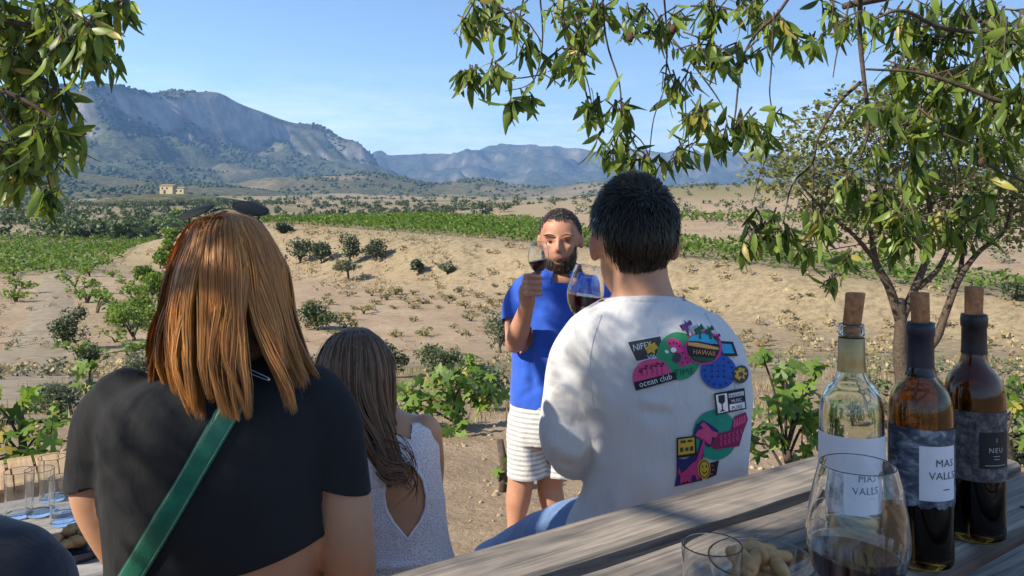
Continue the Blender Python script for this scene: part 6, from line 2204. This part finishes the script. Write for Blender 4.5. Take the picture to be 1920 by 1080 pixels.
def dtext(s, cx, cy, size, rot, ink, layer, spacing=1.0, sx_=1.0):
    co, fs = text_mesh(s, size, spacing)
    v = []
    for x, y in co:
        x *= sx_
        px = cx + x * math.cos(rot) + y * math.sin(rot); py = cy + x * math.sin(rot) - y * math.cos(rot)
        v.append(surf(BVM, px, py, .0012 + .0005 * layer, Q(px, py, -.13))[0])
    link('lettering', newmesh('lettering', v, fs, False), INKM[ink], ts)


def star(cx, cy, r0, r1, k): return [(cx + (r0 if i % 2 else r1) * math.cos(math.pi * i / k), cy + (r0 if i % 2 else r1) * math.sin(math.pi * i / k)) for i in range(2 * k)]


def palm(cx, cy, s, ink, layer, lean=2):
    decal('palm', [(cx - 1.5, cy), (cx + 1.5, cy), (cx + lean + 2, cy + s * 1.6), (cx + lean - 2, cy + s * 1.6)], ink, layer)
    decal('palm', star(cx, cy, s * .35, s, 6), ink, layer)


decal('patch', [(1174, 640), (1240, 628), (1248, 668), (1192, 680)], 'white', 0)
decal('patch', [(1177, 642), (1238, 631), (1245, 666), (1194, 677)], 'char', 1)
dtext('NIFEY', 1205, 655, 17, -.2, 'white', 2, 1.0, .8); dtext('VIN', 1224, 673, 12, -.15, 'white', 2)
decal('flower', star(1221, 653, 7, 13, 6), 'yellow', 3); decal('flower_middle', ell(1221, 653, 4, 4, 0, 12), 'orange', 4)
decal('disc', ell(1272, 668, 41, 45), 'green', 3)
decal('spotted_shape', [(1248, 640), (1258, 634), (1272, 638), (1284, 652), (1292, 668), (1302, 676), (1290, 684), (1276, 688), (1270, 682), (1276, 670), (1270, 655), (1256, 652)], 'hot', 4)
for a, b_ in ((1262, 643), (1273, 650), (1279, 662), (1284, 672), (1288, 679), (1278, 680), (1268, 645), (1255, 645)): decal('spot', ell(a, b_, 1.8, 1.8, 0, 8), 'black', 5)
decal('dark_shape', ell(1268, 671, 8, 10, .3), 'char', 5); decal('highlight', ell(1262, 657, 5.5, 4.5, 0, 14), 'white', 6); decal('highlight', ell(1249, 660, 4, 3, .5, 12), 'white', 6)
dtext('TIME', 1282, 703, 17, -.12, 'dgreen', 5, 1.05)
decal('half_disc', ell(1223, 709, 36, 36, -.23, 22, math.pi, 2 * math.pi), 'pink', 6)
for a, b_ in ((1202, 694), (1211, 688), (1221, 687), (1230, 684), (1240, 684)): decal('palm', star(a, b_, 2.0, 5.5, 5), 'maroon', 7)
for a in (1204, 1213, 1222, 1231, 1240): decal('palm', [(a - .7, 690), (a + .7, 690), (a + 1.4, 704), (a, 704)], 'maroon', 7)
decal('band', [(1189, 717), (1265, 697), (1268, 711), (1193, 732)], 'black', 7)
dtext('ocean club', 1230, 718, 15.5, -.255, 'white', 8, 1.0, .92)
decal('disc', ell(1317, 653, 34, 31), 'hot', 7); decal('disc', ell(1316, 653, 30, 27.5), 'black', 8)
decal('sea', [(1288, 641), (1296, 630), (1308, 626), (1322, 627), (1336, 633), (1343, 646), (1330, 645), (1305, 641)], 'sky', 9)
decal('sand', [(1288, 643), (1305, 644), (1330, 649), (1344, 653), (1344, 657), (1325, 655), (1300, 651), (1288, 649)], 'orange', 9)
dtext('HAWAII', 1317, 666, 12, .09, 'orange', 10, 1.0, .95)
decal('leaves', [(1292, 668), (1340, 672), (1332, 679), (1305, 678)], 'dgreen', 9)
palm(1285, 613, 11, 'purple', 10, 4); palm(1308, 620, 10, 'dgreen', 10, 2); palm(1327, 622, 9, 'dgreen', 11, 3); palm(1340, 632, 6, 'maroon', 11, 2)
decal('panel', [(1344, 640), (1372, 642), (1381, 668), (1350, 668)], 'black', 4); decal('panel', [(1350, 645), (1368, 647), (1374, 663), (1353, 663)], 'sky', 5)
decal('disc', ell(1345, 697, 33, 32), 'blue', 5)
for k in range(14):
    a = k * .45; decal('mark', [(1345 + 24 * math.cos(a), 697 + 23 * math.sin(a)), (1345 + 30 * math.cos(a + .1), 697 + 29 * math.sin(a + .1)), (1345 + 24 * math.cos(a + .22), 697 + 23 * math.sin(a + .22))], 'navy', 6)
for k in range(9): decal('mark', star(1333 + 11 * (k % 3), 686 + 10 * (k // 3), 1.4, 4.6, 4), 'navy', 6)
decal('blob', ell(1385, 702, 14, 17, .2), 'char', 7); decal('flower', star(1384, 701, 7, 13, 7), 'yellow', 8); decal('flower_middle', star(1385, 702, 3, 7, 5), 'maroon', 9)
decal('badge', [(1336, 737), (1391, 727), (1395, 766), (1341, 777)], 'black', 8); decal('badge', [(1339, 740), (1359, 736.5), (1362, 770), (1343.5, 774)], 'white', 9)
decal('glass_mark', [(1343, 741), (1355, 739), (1355.5, 752), (1351, 757), (1352, 767), (1356, 769), (1346, 771), (1350, 767), (1349, 757), (1344, 753)], 'black', 10)
decal('badge', [(1362, 738), (1389, 733), (1389.5, 741), (1363, 746)], 'white', 9); decal('badge', [(1364, 758), (1391, 753), (1392, 764), (1365, 769)], 'white', 9)
dtext('RADIO', 1376, 743.5, 9.5, -.18, 'char', 10, 1.0, .85); dtext('MUSIC', 1377, 753, 8.5, -.18, 'white', 10, 1.0, .8); dtext('PURE', 1378, 766, 9.5, -.18, 'char', 10, 1.0, .9)
decal('disc', ell(1340, 815, 42, 47), 'teal', 1)
decal('letters_mass', [(1345, 812), (1368, 806), (1376, 780), (1396, 772), (1400, 786), (1392, 808), (1384, 836), (1340, 842), (1330, 836)], 'maroon', 3)
for k in range(11):
    x = 1348 + (k % 6) * 7.5; y = 816 + (k // 6) * 11 - (k % 6) * 2.2
    decal('letter', [(x, y), (x + 4, y - 1.5), (x + 2.5, y + 3), (x + 5, y + 8), (x + 1, y + 8)], 'hot', 4)
for k in range(5): decal('letter', [(1374 + k * 4.6, 786 - k * 2), (1377 + k * 4.6, 785 - k * 2), (1376 + k * 4.6, 800 - k * 2), (1372 + k * 4.6, 801 - k * 2)], 'pink', 4)
decal('outline', [(1299, 814), (1305, 795), (1318, 787), (1332, 796), (1346, 806), (1345, 834), (1326, 838), (1316, 826), (1303, 820)], 'navy', 2)
decal('bird', [(1302, 816), (1308, 806), (1318, 803), (1312, 796), (1318, 790), (1327, 798), (1334, 807), (1345, 811), (1344, 822), (1334, 818), (1332, 832), (1327, 832), (1326, 818), (1316, 810)], 'pink', 3)
decal('outline', [(1268, 858), (1284, 860), (1306, 850), (1314, 816), (1322, 818), (1318, 855), (1312, 880), (1316, 900), (1264, 912), (1268, 890)], 'navy', 2)
decal('dinosaur', [(1273, 875), (1277, 886), (1287, 879), (1297, 868), (1305, 862), (1313, 838), (1318, 822), (1321, 824), (1318, 845), (1312, 868), (1310, 884), (1311, 898), (1306, 899), (1303, 889), (1296, 891), (1296, 902), (1291, 903), (1289, 891), (1282, 893), (1279, 905), (1275, 906), (1276, 892), (1270, 884)], 'hot', 4)
decal('badge', [(1268, 820), (1304, 816), (1306, 853), (1268, 858)], 'black', 3); decal('badge', [(1271, 822.5), (1301, 819), (1302, 848), (1271, 852)], 'yellow', 4)
for a, b_, c_, d_ in ((1275, 825, 10, 5), (1288, 824, 9, 4), (1274, 838, 6, 8), (1284, 838, 6, 6), (1293, 836, 6, 8)): decal('mark', [(a, b_), (a + c_, b_ - .8), (a + c_, b_ + d_ - .8), (a, b_ + d_)], 'char', 5)
decal('panel', [(1330, 868), (1347, 862), (1342, 890), (1324, 897)], 'black', 2)
for a, b_ in ((1334, 872), (1336, 880), (1333, 888)): decal('mark', ell(a, b_, 2.2, 1.6, 0, 8), 'hot', 3)
decal('smiley', ell(1319, 878, 11.5, 19), 'yellow', 5); decal('smiley', ell(1319, 878, 9.8, 16.5), 'black', 6); decal('smiley', ell(1319, 878, 8.2, 14.5), 'yellow', 7)
decal('eye', ell(1316, 873, 1.2, 2.6, 0, 8), 'black', 8); decal('eye', ell(1322.5, 872.5, 1.2, 2.6, 0, 8), 'black', 8)
decal('smile', ell(1319.3, 879, 5, 7, 0, 12, .35, math.pi - .35) + ell(1319.3, 879, 3.8, 5, 0, 12, math.pi - .35, .35), 'black', 8)

# ---- standing man in the blue polo shirt
DS = 3.4
S_ = lambda px, py, dd=0.0: P(px, py, DS) + Vector((0, dd, 0))
gzs = gz(S_(1010, 0).x, DS)
es = empty('person', Vector((S_(1025, 0).x, DS, gzs)), 'standing bearded man in blue polo and striped shorts raising a wine glass', 'person')
rows_p = [(478, 1052, 24, .056), (505, 1050, 26, .06), (516, 1049, 44, .078), (528, 1050, 66, .085), (556, 1054, 78, .095), (620, 1052, 76, .10), (690, 1046, 74, .10), (750, 1042, 76, .11), (790, 1042, 82, .12), (830, 1042, 74, .11)]
pcs = [torso(rows_p, DS)]
HC = S_(1050, 447, -.02)
FD = (-.16, -1, -.12)
hd, HLs = head_pieces(HC, 1.04, FD, True, 1.1); pcs += hd
elS = S_(966, 636, -.10); wrS = P(989, 570, 3.13); GS = P(1007, 537, 3.10)
pcs.append(limb([(S_(988, 545), .046), (S_(968, 592, -.04), .046), (elS, .042)])); pcs.append(limb([(elS, .043), (elS.lerp(wrS, .35), .043), (wrS, .028)]))
hand_s = hand_grip(GS + Vector((-.004, 0, .006)), wrS, 1, 1.15)
elS2 = S_(1150, 640, .02); wrS2 = S_(1135, 735, -.06)
pcs.append(limb([(S_(1112, 545), .046), (S_(1140, 590), .046), (elS2, .042)])); pcs.append(limb([(elS2, .042), (wrS2, .028)])); pcs += fingers_relaxed(wrS2, (-.1, -.1, -1), (-.3, -1, 0), 1.0)
for pts in ([(S_(992, 790), .085), (S_(982, 860), .066), (S_(976, 905), .056), (S_(971, 940), .053), (S_(966, 985), .034), (S_(964, 1012), .033)],
            [(S_(1075, 790), .085), (S_(1050, 860, .02), .068), (S_(1032, 905, .04), .056), (S_(1036, 945, .05), .055), (S_(1044, 990, .06), .036), (S_(1048, 1014, .06), .033)]):
    pcs.append(limb(pts)); an = pts[-1][0]; an = Vector((an.x, an.y, gzs + .06))
    pcs.append(limb([(pts[-1][0], .033), (an, .035)]))
    pcs.append(limb([(an + Vector((0, .04, -.02)), .036), (an + Vector((-.01, -.08, -.025)), .038), (an + Vector((-.02, -.17, -.035)), .026)]))
me = merged(union(pcs, .0062, 4), union(hand_s, .0032, 2))
tone_attr(me, [(HLs(0, .10, -.067), (.032, .02, .012), .8), (HLs(-.034, .078, .004), (.024, .03, .007), .6), (HLs(.034, .078, .004), (.024, .03, .007), .6), (HLs(0, .112, -.03), (.02, .02, .02), .35)])
part_me('body', me, M['skin_red'], es)
M['eye_dark'] = simple('eye_dark', (.03, .02, .015), None, 20, .3)
for sg in (-1, 1):
    v, f = ellipsoid(HLs(sg * .033, .081, .002), (.013, .007, .0018), None, 12, 8); part('eye', v, f, M['eye_dark'], es)
    pts = [HLs(sg * .012, .093, .024), HLs(sg * .032, .094, .030), HLs(sg * .054, .080, .024)]
    v, f = tube(smooth_path(pts, 4), [.002, .0028, .003, .003, .003, .0028, .0025, .002, .0015], 6); part('eyebrow', v, f, M['beard_hair'], es)
# polo shirt
rows_b = [(500, 1050, 30, .066), (512, 1049, 44, .08), (522, 1050, 70, .098), (536, 1052, 88, .108), (565, 1054, 94, .118), (620, 1052, 92, .122), (690, 1046, 88, .122), (740, 1042, 88, .126), (790, 1042, 88, .128)]
pcs = [torso(rows_b, DS)]
pcs.append(limb([(S_(990, 540), .064), (S_(970, 575, -.03), .064), (S_(964, 618, -.07), .060)])); pcs.append(limb([(S_(1112, 540), .064), (S_(1140, 585), .062), (S_(1148, 640, .02), .06)]))
me = union(pcs, .0065, 5)
folds(me, [(S_(985, 600, -.1), S_(1000, 730, -.12), -.012, .022), (S_(1010, 570, -.12), S_(1050, 650, -.13), .008, .024), (S_(1060, 560, -.12), S_(1040, 700, -.13), -.008, .02), (S_(975, 690, -.08), S_(1040, 720, -.13), .009, .018), (S_(970, 740, -.08), S_(1030, 700, -.13), -.008, .016), (S_(1090, 560, -.11), S_(1080, 680, -.13), .008, .02), (S_(1000, 650, -.11), S_(1075, 690, -.13), .007, .016), (S_(968, 560, -.08), S_(1000, 560, -.1), .006, .012)], .009, 8, 19)
trim(me, [(S_(1000, 757), Vector((-.06, 0, -1)), S_(1042, 800), .3), (S_(963, 598, -.06), Vector((-.1, -.35, -1)), S_(962, 622, -.08), .085), (S_(1146, 615), Vector((.1, 0, -1)), S_(1148, 650), .09), (S_(1050, 511, 0), Vector((0, -.75, 1)), S_(1050, 498, -.02), .105)])
pl = part_me('polo_shirt', me, M['blue_cloth'], es)
sm = pl.modifiers.new('thickness', 'SOLIDIFY'); sm.thickness = .003; sm.offset = -1
cpts = [Vector((S_(1050, 0).x + .074 * math.cos(a), DS - .012 + .078 * math.sin(a), S_(0, 503).z + .028 * math.sin(a))) for a in np.linspace(-math.pi * .36, math.pi * 1.36, 36)]
v, f = [], []
for p_ in cpts:
    c0 = Vector((S_(1050, 0).x, DS - .008, p_.z)); o_ = (p_ - c0).normalized()
    v += [tuple(p_ + Vector((0, 0, .016))), tuple(p_ + o_ * .012 + Vector((0, 0, .004))), tuple(p_ + o_ * .024 + Vector((0, 0, -.032)))]
for i in range(len(cpts) - 1):
    for k in (0, 1): f.append((i * 3 + k, i * 3 + k + 1, (i + 1) * 3 + k + 1, (i + 1) * 3 + k))
o = part('collar', v, f, M['blue_cloth'], pl); sm = o.modifiers.new('thickness', 'SOLIDIFY'); sm.thickness = .004
# shorts
pcs = [torso([(735, 1042, 84, .12), (790, 1042, 87, .126), (825, 1042, 84, .12)], DS)]
pcs.append(limb([(S_(992, 785), .092), (S_(987, 840), .083), (S_(986, 905), .083)])); pcs.append(limb([(S_(1078, 785), .092), (S_(1062, 840, .02), .083), (S_(1050, 905, .03), .083)]))
me = union(pcs, .007, 4); folds(me, [(S_(975, 790, -.09), S_(995, 880, -.09), .006, .02)], .008, 9, 23)
trim(me, [(S_(985, 891), Vector((0, 0, -1)), S_(1010, 925), .3)])
o = part_me('shorts', me, M['striped'], es); sm = o.modifiers.new('thickness', 'SOLIDIFY'); sm.thickness = .003; sm.offset = -1
# hair and beard
def test_h(d, r):
    az = np.arctan2(d[:, 0], -d[:, 1])
    lim = np.interp(np.abs(az), [0, .6, 1.1, 1.5, 1.9, 2.3, 3.2], [-.75, -.65, -.15, -.05, .05, .58, .66])
    return d[:, 2] > lim
short_hair(es, HLs(0, -.008, .020), HLs, FD, (.0895, .103, .1055), 3200, .009, 61, M['grey_hair'], simple('grey_under', (.035, .03, .027), None, 60, .8), test_h, .0012, .5, None, .985)
def test_b(d, r):
    az = np.abs(np.arctan2(d[:, 0], d[:, 1]))
    lo = d[:, 2] < np.interp(az, [0, .25, .5, .9, 1.4], [-.10, -.10, -.16, .02, .42])
    mouth = (np.abs(d[:, 0]) < .40) & (d[:, 2] > -.34) & (d[:, 2] < -.18) & (d[:, 1] > 0)
    return lo & (az < 1.5) & (d[:, 1] > .02) & ~mouth
bd = short_hair(es, HLs(0, .030, -.054), HLs, FD, (.0715, .078, .090), 2600, .013, 62, M['beard_hair'], simple('beard_under', (.03, .02, .016), None, 60, .8), test_b, .0012, .55, None, .99)
bd.name = 'beard'
wg = wine_glass(P(1007, 553, 3.10), 'smaller wine glass of red wine held up by the standing man', .965, (0, R(2), 0), .14, .25)

# ---- person in navy at the lower left corner, only a shoulder in the picture
en = empty('person', (-.66, .72, 0), 'person in navy with only a rounded shoulder at the lower left corner', 'person')
DN = .72
N_ = lambda px, py, dd=0.0: P(px, py, DN) + Vector((0, dd, 0))
tc_ = Vector((-.68, .74, 0))
pcs = [loft([(tc_ + Vector((0, 0, .45)), (.17, 0, 0), (0, .12, 0)), (tc_ + Vector((0, 0, .65)), (.15, 0, 0), (0, .1, 0)), (tc_ + Vector((0, 0, .80)), (.16, 0, 0), (0, .1, 0)), (tc_ + Vector((0, 0, .875)), (.12, 0, 0), (0, .075, 0)), (tc_ + Vector((0, 0, .905)), (.05, 0, 0), (0, .05, 0))], 28)]
arm = [(N_(12, 1108), .058), (N_(38, 1190), .056), (N_(60, 1350, .03), .05)]
body = [limb([(tc_ + Vector((0, 0, .86)), .05), (tc_ + Vector((0, .02, .96)), .048)])] + head_pieces(tc_ + Vector((0, .03, 1.07)), .95, (0, 1, -.1))[0]
body += [limb([(N_(60, 1350, .03), .042), (N_(-200, 1480, .1), .026)])] + fingers_relaxed(N_(-200, 1480, .1), (-1, .3, -.2), (0, 0, 1), .9)
for sg in (-1, 1):
    h0 = tc_ + Vector((sg * .09, 0, .52)); kn = h0 + Vector((0, .42, 0))
    body += [limb([(h0, .08), (kn, .055)]), limb([(kn, .055), (Vector((kn.x, kn.y + .03, .05)), .04)]), limb([(Vector((kn.x, kn.y, .03)), .035), (Vector((kn.x, kn.y + .17, .02)), .025)])]
me = union(pcs + [limb([(p_, r_2 * .85) for p_, r_2 in arm])] + body, .008, 4); tone_attr(me); part_me('body', me, M['skin_tan'], en)
pcs2 = [loft([(Vector(a) , Vector(b_) * 1.06, Vector(c_) * 1.08) for a, b_, c_ in [(tc_ + Vector((0, 0, .47)), (.17, 0, 0), (0, .12, 0)), (tc_ + Vector((0, 0, .65)), (.15, 0, 0), (0, .1, 0)), (tc_ + Vector((0, 0, .80)), (.165, 0, 0), (0, .1, 0)), (tc_ + Vector((0, 0, .882)), (.13, 0, 0), (0, .08, 0)), (tc_ + Vector((0, 0, .905)), (.06, 0, 0), (0, .055, 0))]], 28), limb(arm), limb([(N_(-120, 1080, .01), .056), (N_(12, 1108), .058)])]
me = union(pcs2, .007, 5); folds(me, [], .004, 9, 4); part_me('navy_shirt', me, M['navy_cloth'], en)
hcol = tc_ + Vector((0, .02, 1.09))
v, f = ellipsoid(hcol, (.086, .1, .1), None, 24, 16); part('hair', v, f, M['brown_under'], en)
# ------------------------------------------------------------------ haze
hz = bpy.data.meshes.new('haze')
bx = MB(); bx.box((0, 0, 295), 20000, 20000, 670)
hz.from_pydata(bx.v, [], bx.f); hz.update()
m = bpy.data.materials.new('haze'); m.use_nodes = True
nt = m.node_tree; nt.nodes.clear()
out = nt.nodes.new('ShaderNodeOutputMaterial')
pv = nt.nodes.new('ShaderNodeVolumePrincipled')
pv.inputs['Color'].default_value = (0.28, 0.52, 1.0, 1)
pv.inputs['Density'].default_value = 0.00011
pv.inputs['Anisotropy'].default_value = 0.0
nt.links.new(pv.outputs[0], out.inputs['Volume'])
tag(link('haze', hz, m), 'pale blue haze over the valley and mountains', 'haze', kind='stuff')
